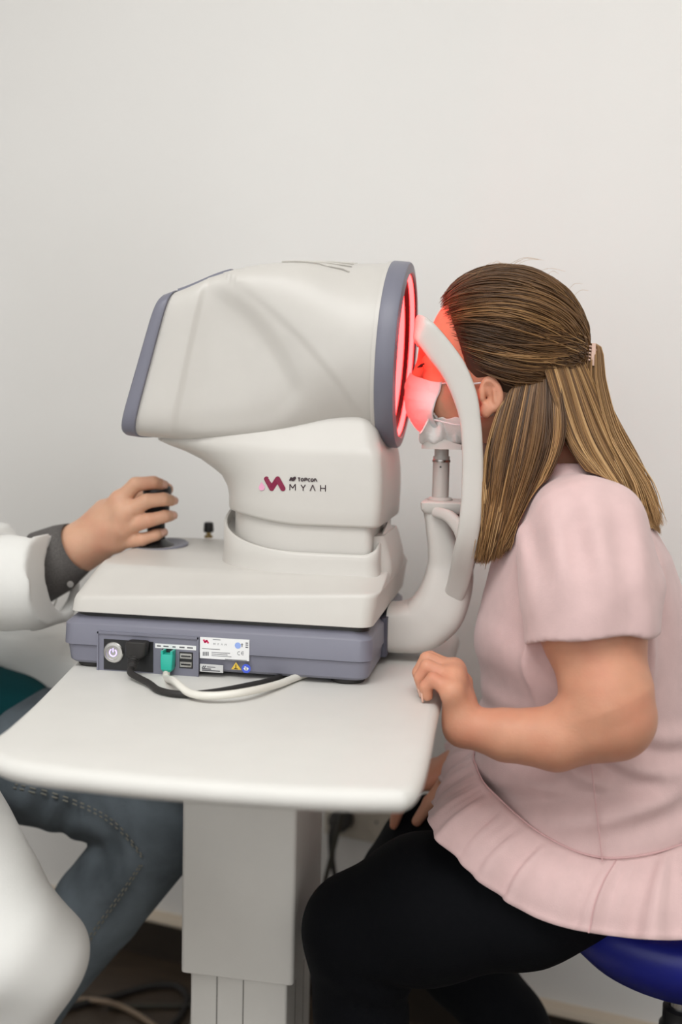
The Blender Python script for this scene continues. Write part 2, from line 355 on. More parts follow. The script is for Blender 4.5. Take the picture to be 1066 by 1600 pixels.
# joystick plate, stick, lock knob
JX, JY, JZ = PZ(250, 853, ZT + .0005)
DZK = ZT + .055 * .085
MB().lathe([(.0375, -.002), (.038, .0008), (.036, .002), (.0335, .0018), (.026, -.0005), (.012, -.001)], (JX, JY, JZ + .0018), (-.03, -.10, 1), 56).mk('joystick_plate', M_slate, DV)
MB().lathe([(.028, .0005), (.026, .0022), (.018, .006), (.0125, .010), (.0115, .03), (.0135, .034), (.0165, .038), (.0175, .060), (.019, .075), (.0185, .079), (.0165, .081), (.016, .0795), (.010, .0785), (.009, .0815), (.004, .082)], (JX - .006, JY, JZ), (0.02, 0, 1), 40).mk('joystick', M_black, DV)
kx, ky, _ = PZ(326, 838, DZK)
kn = MB(); prof = []
for z, r in ((.006, .0062), (.008, .0071), (.019, .0064), (.0205, .0050)):
    prof.append([(kx + r * (1 + .05 * (i % 2)) * cos(2 * pi * i / 28), ky + r * (1 + .05 * (i % 2)) * sin(2 * pi * i / 28), DZK + z) for i in range(28)])
kn.loft(prof); kb = kn.mk('lock_knob', M_black, DV)
MB().lathe([(.006, -.002), (.006, .0015), (.0035, .002), (.0035, .0062)], (kx, ky, DZK), (0, 0, 1), 20).mk('screw', mat('brass', (.35, .26, .12), .35, metal=1), kb)

# rear panel: recess, sockets, button, labels
def fplate(px0, py0, px1, py1, d0, d1, m, name, parent, r=.0008):
    """quad traced on the near face, pushed d0..d1 out of it"""
    a = [PY(px0, py0, FY), PY(px1, py0 + (px1 - px0) * .062, FY), PY(px1, py1 + (px1 - px0) * .062, FY), PY(px0, py1, FY)]
    x0, x1, z0, z1 = a[0][0], a[1][0], a[3][2], a[0][2]
    b = MB().box((x0, FY - d1, z0), (x1, FY - d0, z1)); return b.mk(name, m, parent, smooth=False)
RP = fplate(155, 989, 309, 1048, -.001, .0006, M_slate, 'rear_panel', DV)
for q in ((152.5, 986, 155, 1051, .0022), (309, 995.5, 311.5, 1058, .0022)):
    fplate(*q[:4], -.001, q[4], M_slate, 'frame_edge', RP)
fplate(153, 985, 311, 989, -.001, .0022, M_slate, 'frame_edge', RP); fplate(153, 1048, 311, 1053, -.001, .0022, M_slate, 'frame_edge', RP)
pl_ = fplate(163, 998, 240, 1045, .0004, .0014, M_black, 'power_inlet', DV)
bc = PY(179, 1018.5, FY)
bt = MB().lathe([(.0122, 0), (.0122, .0025), (.0112, .0036), (.0085, .0038), (.0082, .0032), (.003, .0032)], (bc[0], FY - .001, bc[2]), (0, -1, 0), 40).mk('power_button', M_chrome, DV)
M_pw = mat('power_symbol_glow', (.6, .5, 1), .5, emit=(.55, .42, 1.0), estr=2.2)
sy = MB(); arc = [(bc[0] + .0042 * sin(a), FY - .0046, bc[2] + .0042 * cos(a)) for a in np.linspace(.6, 2 * pi - .6, 22)]
sy.tube(arc, .0006, 8); sy.tube([(bc[0], FY - .0046, bc[2] + .0006), (bc[0], FY - .0046, bc[2] + .0052)], .0006, 8); sy.mk('power_symbol', M_pw, bt)
st = fplate(243, 1005, 307, 1012, .0004, .0010, M_label, 'port_label', DV)
for k, (x, w) in enumerate(((246, 6), (256, 8), (270, 5), (281, 8), (293, 9))): fplate(x, 1007.6 + (x - 243) * .062, x + w, 1009.6 + (x - 243) * .062, .0010, .0012, M_ink, 'print', st)
us = fplate(281, 1018, 302, 1043, .0004, .0012, M_black, 'usb_ports', DV)
for y in (1020, 1033): 
    s_ = fplate(282.5, y, 300.5, y + 8, .0012, .0024, M_chrome, 'usb_socket', us); fplate(284, y + 3.2, 299, y + 5.4, .0024, .0025, M_black, 'slot', us)
fplate(254, 1013, 275, 1040, .0004, .0012, M_black, 'network_socket', DV)
lb = fplate(313, 995, 390, 1028, -.0002, .0006, M_label, 'rating_label', DV)
lb2 = fplate(313, 1037, 349, 1049, -.0002, .0006, mat('silver_label', srgb(205, 205, 205), .35), 'serial_label', DV)
def at_face(x, y, d): p = PY(x, y, FY); return (p[0], FY - d, p[2])
def rib(b, p, q, w, d=.0008):      # flat stroke on the near face between two pixel points
    a = np.array(at_face(*p, d)); c = np.array(at_face(*q, d)); t = (c - a) / np.linalg.norm(c - a); n = np.array([-t[2], 0, t[0]]) * w / 2
    b.add([a + n, a - n, c - n, c + n], [(0, 1, 2, 3), (3, 2, 1, 0)])
g = MB()
for y, x0, x1 in ((1015, 316, 344), (1020, 331, 360), (1022.6, 331, 356), (1025.2, 331, 362), (1029.5, 352, 386), (1000, 333, 345)): rib(g, (x0, y + (x0 - 313) * .062 - 2.2), (x1, y + (x1 - 313) * .062 - 2.2), .0006)
for x in (318, 320.5, 323, 325.5): rib(g, (x, 1018.2), (x, 1024.5), .0011)
for k, x in enumerate((334, 340, 346, 352)):    # M Y A H in miniature
    y = 1003.2 + (x - 313) * .062
    for p, q in {0: [((0, 3), (0, 0)), ((0, 0), (1.3, 2)), ((1.3, 2), (2.6, 0)), ((2.6, 0), (2.6, 3))], 1: [((0, 0), (1.2, 1.6)), ((2.4, 0), (1.2, 1.6)), ((1.2, 1.6), (1.2, 3))], 2: [((0, 3), (1.2, 0)), ((1.2, 0), (2.4, 3))], 3: [((0, 0), (0, 3)), ((2.2, 0), (2.2, 3)), ((0, 1.5), (2.2, 1.5))]}[k]:
        rib(g, (x + p[0], y + p[1]), (x + q[0], y + q[1]), .0003)
for cx in (374, 380):                             # CE mark
    pts = [(cx + 2.6 * cos(a), 1020.5 + 2.6 * sin(a)) for a in np.linspace(radians(60), radians(300), 9)]
    for p, q in zip(pts[:-1], pts[1:]): rib(g, p, q, .0005)
rib(g, (378, 1020.5), (381.5, 1020.5), .0005)
rib(g, (378.5, 1005), (378.5, 1011), .0008); rib(g, (376.5, 1007), (380.5, 1007.2), .0006)
for y in (1004.5, 1007.5, 1011): rib(g, (384, y), (388, y + .3), .0012)
for y, x0, x1 in ((1041, 324, 337), (1044.2, 316, 330), (1046.6, 316, 344)): rib(g, (x0, y + (x0 - 313) * .062), (x1, y + (x1 - 313) * .062), .0013 if y > 1043 else .0009)
rib(g, (316, 1043.5), (319, 1040), .0012); rib(g, (319, 1043.5), (322, 1040), .0012)
g.mk('print', M_ink, lb, smooth=False)
g = MB(); rib(g, (318.5, 999.2), (321, 1004), .0020); rib(g, (321, 1004), (323.2, 1000), .0020); rib(g, (323.2, 1000), (326, 1005), .0020); g.mk('logo_print', mat('bright_magenta_print', srgb(215, 20, 90), .5), lb, smooth=False)
g = MB(); g.add([at_face(361.5, 1045.5, .0007), at_face(369, 1034.5, .0007), at_face(377.5, 1046.5, .0007)], [(0, 1, 2), (2, 1, 0)]); wl = g.mk('warning_label', mat('yellow_print', srgb(226, 190, 70), .5), DV, smooth=False)
g = MB(); rib(g, (369, 1038), (369, 1045), .0009, .0009); rib(g, (366.2, 1044.2), (372.2, 1044.8), .0008, .0009); g.mk('warning_print', M_black, wl, smooth=False)
c_ = at_face(385, 1044.5, .0007); 
bl = MB().add([(c_[0] + .0052 * cos(a), c_[1], c_[2] + .0052 * sin(a)) for a in np.linspace(0, 2 * pi, 24, endpoint=False)], [tuple(range(24)), tuple(range(23, -1, -1))]).mk('read_manual_label', mat('blue_print', srgb(70, 95, 215), .5), DV, smooth=False)
g = MB(); rib(g, (382.2, 1043), (385, 1046.5), .0028, .0009); rib(g, (385, 1046.5), (388, 1043.4), .0028, .0009); rib(g, (383.5, 1041), (384, 1043), .002, .0009); g.mk('manual_print', M_label, bl, smooth=False)
c_ = at_face(372, 1008.5, .0008)
MB().add([(c_[0] + .0036 * cos(a), c_[1], c_[2] + .0036 * sin(a)) for a in np.linspace(0, 2 * pi, 20, endpoint=False)], [tuple(range(20)), tuple(range(19, -1, -1))]).mk('blue_mark', mat('pale_blue_print', srgb(150, 175, 235), .5), lb, smooth=False)

# maker's logo on the neck
NYF = lambda x: -.1032
def npnt(x, y, d=.0):       # pixel -> point just proud of the neck's near face
    p = PY(x, y, -.1035)
    u = min(1, max(0, -.02 - p[0]) / .120); yy = .1003 * (max(0, 1 - u ** 2.6)) ** (1 / 2.6)
    p = PY(x, y, -yy - .0005 - d); return p
def stroke(b, pts, w, d=0, capround=False):
    for p, q in zip(pts[:-1], pts[1:]):
        a = np.array(npnt(*p, d)); c = np.array(npnt(*q, d)); t = (c - a) / np.linalg.norm(c - a); n = np.array([-t[2], 0, t[0]]) * w / 2
        b.add([a + n, a - n, c - n, c + n], [(0, 1, 2, 3), (3, 2, 1, 0)])
    if capround:
        for p in pts:
            a = np.array(npnt(*p, d + .00002)); b.add([a + w / 2 * np.array([cos(q), 0, sin(q)]) for q in np.linspace(0, 2 * pi, 20, endpoint=False)], [tuple(range(20)), tuple(range(19, -1, -1))])
def lg(x, y): return (390 + x * 140 / 1066, 720 + y * 80 / 609)
b = MB(); stroke(b, [lg(203, 217), lg(263, 328), lg(335, 217), lg(397, 330)], .0063, 0, True); b.mk('logo_mark', M_magenta, DV, smooth=False)
b = MB(); pts = [lg(142, 252)] + [lg(145 + 36 * sin(a), 318 - 36 * cos(a)) for a in np.linspace(radians(50), radians(310), 22)]; b.add([npnt(*p) for p in pts], [tuple(range(len(pts))), tuple(range(len(pts) - 1, -1, -1))]); b.mk('logo_drop', M_lpink, DV, smooth=False)
b = MB(); W_ = .0011
for s_ in ([(480, 350), (480, 277), (512, 325), (545, 277), (545, 353)], [(612, 285), (638, 325), (664, 285)], [(638, 325), (637, 357)], [(720, 360), (752, 287), (782, 362)], [(845, 290), (845, 362)], [(903, 290), (903, 365)], [(845, 326), (903, 328)]): stroke(b, [lg(*p) for p in s_], W_)
b.mk('logo_lettering', M_dark, DV, smooth=False)
b = MB(); W_ = .0012
def arcl(cx, cy, rx, ry, a0, a1, n=9): return [(cx + rx * cos(a), cy + ry * sin(a)) for a in np.linspace(radians(a0), radians(a1), n)]
for s_ in ([(575, 204), (603, 204)], [(590, 204), (590, 244)], arcl(627, 225, 14, 17, 0, 360, 17), [(655, 244), (655, 207), (680, 208)], arcl(678, 217, 9, 9, -90, 90), [(680, 227), (655, 226)], arcl(710, 229, 14, 16, 310, 50)[::-1] if False else arcl(712, 228, 15, 17, 60, 300), arcl(745, 230, 14, 17, 0, 360, 17), [(772, 247), (772, 214), (788, 214)], [(785, 214), (803, 247)]): stroke(b, [lg(*p) for p in s_], W_)
for q in ([(478, 238), (497, 198)], [(497, 198), (520, 235)], [(505, 240), (528, 198)], [(528, 198), (552, 198)], [(490, 225), (530, 215)], [(520, 238), (548, 200)]): stroke(b, [lg(*p) for p in q], .0019)
b.mk('maker_lettering', M_dark, DV, smooth=False)

# chin-rest frame
def band(path, wdir, hw, ht, name, m, parent, n=16, taper=None, e=3.2):
    P = np.asarray(path, float); T = np.gradient(P, axis=0); T /= np.linalg.norm(T, axis=1)[:, None]; rings = []
    for i in range(len(P)):
        w = np.array(wdir[i], float); w -= T[i] * (w @ T[i]); w /= np.linalg.norm(w); t = np.cross(T[i], w); h1 = hw[i] if hasattr(hw, '__len__') else hw; h2 = ht[i] if hasattr(ht, '__len__') else ht
        ring = []
        for k in range(n * 2):
            a = pi * k / n; c, s_ = cos(a), sin(a); r = (abs(c) ** e + abs(s_) ** e) ** (-1 / e); ring.append(P[i] + w * h1 * r * c + t * h2 * r * s_)
        rings.append(ring)
    return MB().loft(rings).mk(name, m, parent, sharp=50)
AY = -.083
def mid(l, r, Y): a = PY(*l, Y); b_ = PY(*r, Y); return (a + b_) / 2, np.linalg.norm(a - b_) / 2
prs = [((650, 985), (668, 1003)), ((676, 958), (702, 978)), ((690, 935), (724, 938)), ((700, 905), (735, 897)), ((706, 870), (742, 872)), ((714, 835), (749, 838)), ((720, 790), (754, 792)), ((722, 740), (756, 742)), ((722, 700), (755, 700)), ((719, 660), (751, 652)), ((710, 628), (743, 608)), ((694, 592), (725, 565)), ((672, 562), (700, 530)), ((655, 536), (672, 500))]
path, hws, wd = [], [], []
for l, r in prs:
    c, h = mid(l, r, AY); path.append(c); hws.append(h)
for k in range(1): pass
near = spline(path, 50); hw_ = np.interp(np.linspace(0, len(hws) - 1, 50), range(len(hws)), hws)
E_ = near[-1]
tip = []
top_c = np.array([PY(652, 512, -.04)[0], 0, E_[2] + .006])
for a in np.linspace(0, pi / 2, 12)[1:]:
    tip.append([E_[0] + (top_c[0] + .002 - E_[0]) * sin(a), AY * (cos(a) ** .75 if a < pi / 2 - 1e-6 else 0), E_[2] + .006 * sin(a)])
lowc = PY(690, 955, 0)
hoop = np.vstack([near, tip]); hoop_hw = np.concatenate([hw_, np.linspace(hw_[-1], .0185, 11)])
T_ = np.gradient(hoop, axis=0); wdir = []
for i in range(len(hoop)):
    t = T_[i] / np.linalg.norm(T_[i]); w = np.cross(t, [0, 1.0, 0]); q = sst(len(near) - 3, len(near) + 8, i); w = w / (np.linalg.norm(w) + 1e-9) * (1 - q) + np.array([0, 0, -1.0]) * q * (1 if w[0] >= 0 or True else 1); wdir.append(w)
# keep the width vector from flipping
for i in range(1, len(wdir)):
    if np.dot(wdir[i], wdir[i - 1]) < 0: wdir[i] = -np.array(wdir[i])
# the foot of each side arm swings in to the centre stem
for i in range(22):
    q = 1 - i / 22; hoop[i, 1] = AY * (1 - .88 * sst(0, 1, q))
full = np.vstack([hoop, (hoop[:-1] * [1, -1, 1])[::-1]]); fw = np.concatenate([hoop_hw, hoop_hw[:-1][::-1]])
wd2 = list(wdir)
for i in range(len(hoop) - 2, -1, -1): wd2.append(np.array(wdir[i]) * [1, -1, 1] * (1 if np.dot(np.array(wdir[i]) * [1, -1, 1], wd2[-1]) > 0 else -1))
CRF = band(full, wd2, fw, .0062, 'head_rest_frame', M_white, DV)
# stem: from the base's end, along and up
spr = [((606, 947), (606, 1019)), ((625, 946), (628, 1021)), ((645, 938), (668, 1019)), ((660, 918), (705, 994)), ((669, 890), (727, 945)), ((672, 862), (729, 905)), ((671, 835), (712, 862)), ((664, 808), (706, 818)), ((659, 796), (712, 797))]
path = []; hw2 = []; wdd = []
for l, r in spr:
    a, b_ = PY(*l, -.02), PY(*r, -.02); path.append((a + b_) / 2 * [1, 0, 1]); hw2.append(np.linalg.norm(a - b_) / 2); wdd.append(b_ - a)
ps = spline(path, 44); hs = np.interp(np.linspace(0, 8, 44), range(9), hw2); ws = spline(wdd, 44)
ht_ = np.interp(np.linspace(0, 8, 44), [0, 3, 5, 8], [.040, .036, .028, .030])
band(ps, ws, hs, ht_, 'stem', M_white, DV, 24, e=4)
MB().loft([rr(.058, .0685, -.05, .05, .004, z, 4) for z in (ZB + .004, ZB + .052)]).mk('stem_mount', M_slate2, DV)
# chin platform
pz = PY(690, 797, -.03)[2]; px0, px1 = PY(657, 790, -.03)[0], PY(723, 790, -.03)[0] + .004
MB().loft([rr(px0 + d, px1 - d, -.034 + d, .034 - d, .006, z, 6) for z, d in ((pz - .004, .003), (pz, .0005), (pz + .008, 0), (pz + .0095, .0012), (pz + .010, .003))]).mk('chin_platform', M_white, DV)
sx = PY(688, 780, 0)[0]; z0 = pz + .0095; z1 = PY(688, 705, 0)[2]
MB().lathe([(.0155, 0), (.0155, .002), (.0135, .004)], (sx, 0, z0), (0, 0, 1), 32).mk('post_collar', M_white, DV)
po = MB().lathe([(.0103, 0), (.0103, z1 - z0 - .006)], (sx, 0, z0), (0, 0, 1), 32).mk('chin_post', mat('grey_post_plastic', srgb(196, 192, 186), .35), DV)
MB().lathe([(.0110, 0), (.0112, .0005), (.0112, .0028), (.0108, .0032)], (sx, 0, z1 - .0135), (0, 0, 1), 32).mk('steel_band', M_chrome, po)
MB().lathe([(.0012, 0), (.0012, .0006)], (sx, -.0100, z1 - .019), (0, -1, 0), 12).mk('set_screw', M_black, po)
MB().lathe([(.0088, -.008), (.0088, .004)], (sx, 0, z1), (0, 0, 1), 32).mk('post_tip', M_white, po)
# chin cup: shallow tray with a raised front lip
cz0 = PY(690, 702, -.03)[2]; cxa, cxb = PY(659, 700, -.025)[0], PY(722, 700, -.025)[0]
cup = MB(); nx_, ny_ = 22, 16; gv = []
for layer in (0, 1):
    for i in range(nx_ + 1):
        for j in range(ny_ + 1):
            u, v = i / nx_, j / ny_ * 2 - 1; x = cxa + (cxb - cxa) * u; y = v * .034 * (1 - .25 * (1 - u) ** 3)
            top = .006 + .0165 * (1 - u) ** 2.2 * (1 - .25 * v * v) + .010 * abs(v) ** 3 * (1 - u) - .0
            gv.append((x, y, cz0 + (top if layer else 0)))
nn = (nx_ + 1) * (ny_ + 1); F_ = []
idx = lambda l, i, j: l * nn + i * (ny_ + 1) + j
for i in range(nx_):
    for j in range(ny_):
        F_.append((idx(1, i, j), idx(1, i + 1, j), idx(1, i + 1, j + 1), idx(1, i, j + 1))); F_.append((idx(0, i, j + 1), idx(0, i + 1, j + 1), idx(0, i + 1, j), idx(0, i, j)))
for i in range(nx_):
    F_.append((idx(0, i, 0), idx(0, i + 1, 0), idx(1, i + 1, 0), idx(1, i, 0))); F_.append((idx(0, i + 1, ny_), idx(0, i, ny_), idx(1, i, ny_), idx(1, i + 1, ny_)))
for j in range(ny_):
    F_.append((idx(0, 0, j + 1), idx(0, 0, j), idx(1, 0, j), idx(1, 0, j + 1))); F_.append((idx(0, nx_, j), idx(0, nx_, j + 1), idx(1, nx_, j + 1), idx(1, nx_, j)))
cup.add(gv, F_); cup.mk('chin_cup', M_white, DV, sharp=40)
# curved struts between platform and side arms
for sgn in (-1, 1):
    a = [PY(680, 800, -.03), PY(700, 806, -.045), PY(716, 822, -.06), PY(724, 838, -.07)]
    P_ = spline([np.array(p) * [1, sgn * 1, 1] if sgn < 0 else np.array(p) * [1, -1, 1] for p in a], 14)
    if sgn < 0: P_ = spline(a, 14)
    band(P_, [np.array([.3, 0, 1.0])] * 14, np.linspace(.006, .010, 14), .005, 'strut', M_white, DV, 8)

# leads
def lead(path, r, name, m, parent, n=60): return MB().tube(spline(path, n), r, 12).mk(name, m, parent)
pcord = thing('power_cord', 'black power cord plugged into the back of the instrument', 'cable', at_face(215, 1030, .01))
pa = PY(215, 1030, FY)
bev(MB().loft([rr(pa[0] - w + sh_, pa[0] + w + sh_, FY - .017, FY - .0014, .004, pa[2] + z, 5) for z, w, sh_ in ((.004, .0080, .001), (.008, .0115, .003), (.021, .0128, .0035), (.0235, .0115, .0035))]).mk('plug', M_rubber, pcord), .0012)
rl = [(pa[0] + .001, FY - .011, pa[2] + .007), (pa[0] + .001, FY - .017, pa[2] - .001), (pa[0] + .003, FY - .026, pa[2] - .005)]
MB().tube(spline(rl, 24), [.0062 + .0010 * (i % 4 < 2) - .0001 * i for i in range(24)], 12).mk('strain_relief', M_rubber, pcord)
lead([(pa[0] + .0025, FY - .022, pa[2] - .0035), (pa[0] + .006, FY - .035, pa[2] - .0075), tuple(PZ(232, 1067, TZ + .0052)), tuple(PZ(250, 1079, TZ + .0044)), tuple(PZ(285, 1085, TZ + .0042)), tuple(PZ(330, 1082, TZ + .004)), tuple(PZ(385, 1072, TZ + .004)), tuple(PZ(430, 1063, TZ + .004) + np.array([0, .01, 0])), (-.02, -.06, TZ + .004), (-.03, .1, TZ + .004), (-.04, .185, TZ + .004)], .0037, 'cord', M_rubber, pcord)
ncable = thing('network_cable', 'white network cable with a teal plug in the back of the instrument', 'cable', at_face(265, 1030, .01))
na = PY(266, 1028, FY); M_teal = mat('teal_plug_plastic', srgb(38, 175, 155), .35)
MB().loft([rr(na[0] - w, na[0] + w, FY - d, FY - .001, .0015, na[2] + z, 4) for z, w, d in ((-.0135, .0045, .012), (-.0105, .0066, .014), (.001, .0072, .0135), (.0065, .0072, .012))]).mk('plug', M_teal, ncable)
for s_ in (-1, 1): MB().box((na[0] + s_ * .0056 - .0013, FY - .012, na[2] + .0062), (na[0] + s_ * .0056 + .0013, FY - .0012, na[2] + .0105)).mk('plug_latch', M_teal, ncable, smooth=False)
M_cab = mat('white_cable_sheath', srgb(226, 223, 214), .4)
lead([(na[0] - .0005, FY - .009, na[2] - .011), (na[0] + .001, FY - .014, na[2] - .020), tuple(PZ(272, 1064, TZ + .012)), tuple(PZ(297, 1083, TZ + .0075)), tuple(PZ(335, 1087, TZ + .0085)), tuple(PZ(385, 1081, TZ + .010)), tuple(PZ(432, 1070, TZ + .006)), tuple(PZ(455, 1066, TZ + .005) + np.array([0, .02, 0])), (.015, -.05, TZ + .004), (.0, .1, TZ + .004), (-.01, .185, TZ + .004)], .0042, 'cord', M_cab, ncable)
# ------------------------------------------------------------------ implicit-surface modelling for the figures
import openvdb as vdb
V = lambda *a: np.array(a, np.float32)
class Field:
    def __init__(s, lo, hi, h):
        s.lo = np.array(lo, float); s.h = h; s.n = np.ceil((np.array(hi) - s.lo) / h).astype(int) + 1
        s.ax = [(s.lo[i] + h * np.arange(s.n[i])).astype(np.float32) for i in range(3)]
        s.F = np.full(s.n, 0.05, np.float32)
    def sub(s, lo, hi):
        sl = []
        for i in range(3):
            a = max(0, int((lo[i] - s.lo[i]) / s.h)); b_ = min(s.n[i], int((hi[i] - s.lo[i]) / s.h) + 2)
            if b_ <= a: return None
            sl.append(slice(a, b_))
        return tuple(sl)
    def xyz(s, sl): return s.ax[0][sl[0]][:, None, None], s.ax[1][sl[1]][None, :, None], s.ax[2][sl[2]][None, None, :]
    def put(s, fn, lo, hi, k=0.0, mode='u', pad=0.03):
        sl = s.sub(np.array(lo) - pad, np.array(hi) + pad)
        if sl is None: return s
        d = fn(*s.xyz(sl)).astype(np.float32); A = s.F[sl]
        if mode == 's': A, d = -A, d
        if k > 0:
            q = np.maximum(k - np.abs(A - d), 0) / k; r = np.minimum(A, d) - q * q * k * 0.25
        else: r = np.minimum(A, d)
        s.F[sl] = -r if mode == 's' else r
        return s
    def rc(s, a, b_, ra, rb, k=0.0, mode='u'):
        a, b_ = np.array(a, float), np.array(b_, float); ba = b_ - a; L = ba @ ba + 1e-12; m = max(ra, rb)
        def fn(x, y, z):
            px, py, pz = x - a[0], y - a[1], z - a[2]; t = np.clip((px * ba[0] + py * ba[1] + pz * ba[2]) / L, 0, 1)
            return np.sqrt((px - t * ba[0]) ** 2 + (py - t * ba[1]) ** 2 + (pz - t * ba[2]) ** 2) - (ra + (rb - ra) * t)
        return s.put(fn, np.minimum(a, b_) - m, np.maximum(a, b_) + m, k, mode)
    def chain(s, pts, rs, k=0.0, k0=None, mode='u'):
        for i in range(len(pts) - 1): s.rc(pts[i], pts[i + 1], rs[i], rs[i + 1], (k0 if (k0 is not None and i == 0) else k), mode)
        return s
    def ell(s, c, r, k=0.0, mode='u', rot=None):
        c = np.array(c, float); r = np.array(r, float); R = np.eye(3) if rot is None else np.array(rot); m = max(r)
        def fn(x, y, z):
            px, py, pz = x - c[0], y - c[1], z - c[2]
            u = [(R[0, i] * px + R[1, i] * py + R[2, i] * pz) for i in range(3)]
            k0 = np.sqrt((u[0] / r[0]) ** 2 + (u[1] / r[1]) ** 2 + (u[2] / r[2]) ** 2); k1 = np.sqrt((u[0] / r[0] ** 2) ** 2 + (u[1] / r[1] ** 2) ** 2 + (u[2] / r[2] ** 2) ** 2) + 1e-6
            return k0 * (k0 - 1) / k1
        return s.put(fn, c - m, c + m, k, mode)
    def zloft(s, secs, k=0.0, mode='u', e=2.0):
        """stack of horizontal ellipses (z, cx, cy, a, b)"""
        S = np.array(sorted(secs)); z0, z1 = S[0, 0], S[-1, 0]
        def fn(x, y, z):
            zz = np.clip(z, z0, z1); g = lambda i: np.interp(zz.ravel(), S[:, 0], S[:, i]).reshape(zz.shape).astype(np.float32)
            cx, cy, a, b_ = g(1), g(2), g(3), g(4); q = (np.abs((x - cx) / a) ** e + np.abs((y - cy) / b_) ** e) ** (1 / e); d = (q - 1) * np.minimum(a, b_) * .92
            return np.where((z < z0) | (z > z1), np.sqrt(np.maximum(d, 0) ** 2 + (z - zz) ** 2) + np.minimum(d, 0) * 0, np.maximum(d, np.maximum(z0 - z, z - z1)))
        m = np.max(S[:, 3:5]); return s.put(fn, (np.min(S[:, 1] - S[:, 3]), np.min(S[:, 2] - S[:, 4]), z0), (np.max(S[:, 1] + S[:, 3]), np.max(S[:, 2] + S[:, 4]), z1), k, mode)
    def cut(s, p, n):       # keep the side the normal points away from
        p = np.array(p, float); n = np.array(n, float) / np.linalg.norm(n); x, y, z = s.xyz((slice(None),) * 3)
        s.F = np.maximum(s.F, ((x - p[0]) * n[0] + (y - p[1]) * n[1] + (z - p[2]) * n[2]).astype(np.float32)); return s
    def warp(s, fn, lo=None, hi=None):
        sl = (slice(None),) * 3 if lo is None else s.sub(lo, hi); s.F[sl] += fn(*s.xyz(sl)).astype(np.float32); return s
    def at(s, P):
        q = (np.asarray(P) - s.lo) / s.h; i = np.clip(np.floor(q).astype(int), 0, s.n - 2); f = np.clip(q - i, 0, 1); r = 0
        for a in (0, 1):
            for b_ in (0, 1):
                for c in (0, 1):
                    w = (f[..., 0] if a else 1 - f[..., 0]) * (f[..., 1] if b_ else 1 - f[..., 1]) * (f[..., 2] if c else 1 - f[..., 2]); r = r + w * s.F[i[..., 0] + a, i[..., 1] + b_, i[..., 2] + c]
        return r
    def grad(s, P):
        e = s.h * 1.2; g = np.stack([s.at(P + np.eye(3)[i] * e) - s.at(P - np.eye(3)[i] * e) for i in range(3)], -1); return g / (np.linalg.norm(g, axis=-1, keepdims=True) + 1e-9)
    def push(s, P, margin, it=3):
        P = np.array(P, float)
        for _ in range(it):
            d = s.at(P); w = np.maximum(0, margin - d); P = P + s.grad(P) * np.minimum(w, .02)[..., None]
        return P
    def mesh(s, name, m, parent, relax=0):
        g = vdb.FloatGrid(0.05); g.copyFromArray(np.ascontiguousarray(np.clip(s.F, -.04, .05))); P, Q = g.convertToQuads(isovalue=0.0)
        P = np.array(P, float) * s.h + s.lo; Q = np.array(Q)
        if len(Q):
            q = Q[:: max(1, len(Q) // 400)]; c = P[q].mean(1); nn = np.cross(P[q[:, 1]] - P[q[:, 0]], P[q[:, 2]] - P[q[:, 0]])
            if (nn * s.grad(c)).sum() < 0: Q = Q[:, ::-1]
        for _ in range(relax):
            acc = np.zeros_like(P); cnt = np.zeros(len(P))
            for a in range(4):
                np.add.at(acc, Q[:, a], P[Q[:, (a + 1) % 4]] + P[Q[:, a - 1]]); np.add.at(cnt, Q[:, a], 2)
            P = P * .4 + acc / cnt[:, None] * .6
        v = (P - root_loc(parent)).astype(np.float32)
        me = bpy.data.meshes.new(name); nq = len(Q); me.vertices.add(len(v)); me.vertices.foreach_set('co', v.ravel())
        me.loops.add(nq * 4); me.loops.foreach_set('vertex_index', Q.ravel().astype(np.int32)); me.polygons.add(nq)
        me.polygons.foreach_set('loop_start', np.arange(0, nq * 4, 4, dtype=np.int32)); me.polygons.foreach_set('use_smooth', np.ones(nq, bool)); me.update(calc_edges=True); me.validate()
        me.materials.append(m); o = bpy.data.objects.new(name, me); COL.objects.link(o)
        if parent: o.parent = parent
        return o
def skin_mat(name, col, red):
    m = mat(name, col, .5, spec=.35, sss=.25, bump=.12, bscale=420, noise=.05, nscale=40)
    nt = m.node_tree; b = nt.nodes['Principled BSDF']; rp = [n for n in nt.nodes if n.type == 'VALTORGB'][0]
    n3 = nt.nodes.new('ShaderNodeTexNoise'); n3.inputs['Scale'].default_value = 22; mx = nt.nodes.new('ShaderNodeMix'); mx.data_type = 'RGBA'
    r2 = nt.nodes.new('ShaderNodeMapRange'); r2.inputs[1].default_value = .45; r2.inputs[2].default_value = .75; r2.inputs[4].default_value = .5
    tc = [n for n in nt.nodes if n.type == 'TEX_COORD'][0]; nt.links.new(tc.outputs['Object'], n3.inputs['Vector']); nt.links.new(n3.outputs['Fac'], r2.inputs[0]); nt.links.new(r2.outputs[0], mx.inputs[0])
    nt.links.new(rp.outputs[0], mx.inputs[6]); mx.inputs[7].default_value = (*red, 1); nt.links.new(mx.outputs[2], b.inputs['Base Color']); return m
M_skin = skin_mat('warm_skin', srgb(207, 150, 122), srgb(205, 130, 104))
M_skin2 = skin_mat('light_skin', srgb(212, 166, 138), srgb(203, 137, 112))
M_nail = mat('nail', srgb(224, 178, 158), .3)

# ------------------------------------------------------------------ the girl
GL = thing('person', 'person in a pink peplum T-shirt and black leggings leaning into the chin rest', 'person', (.40, 0, 0))
g = Field((.05, -.275, .50), (.50, .275, 1.275), .0023)
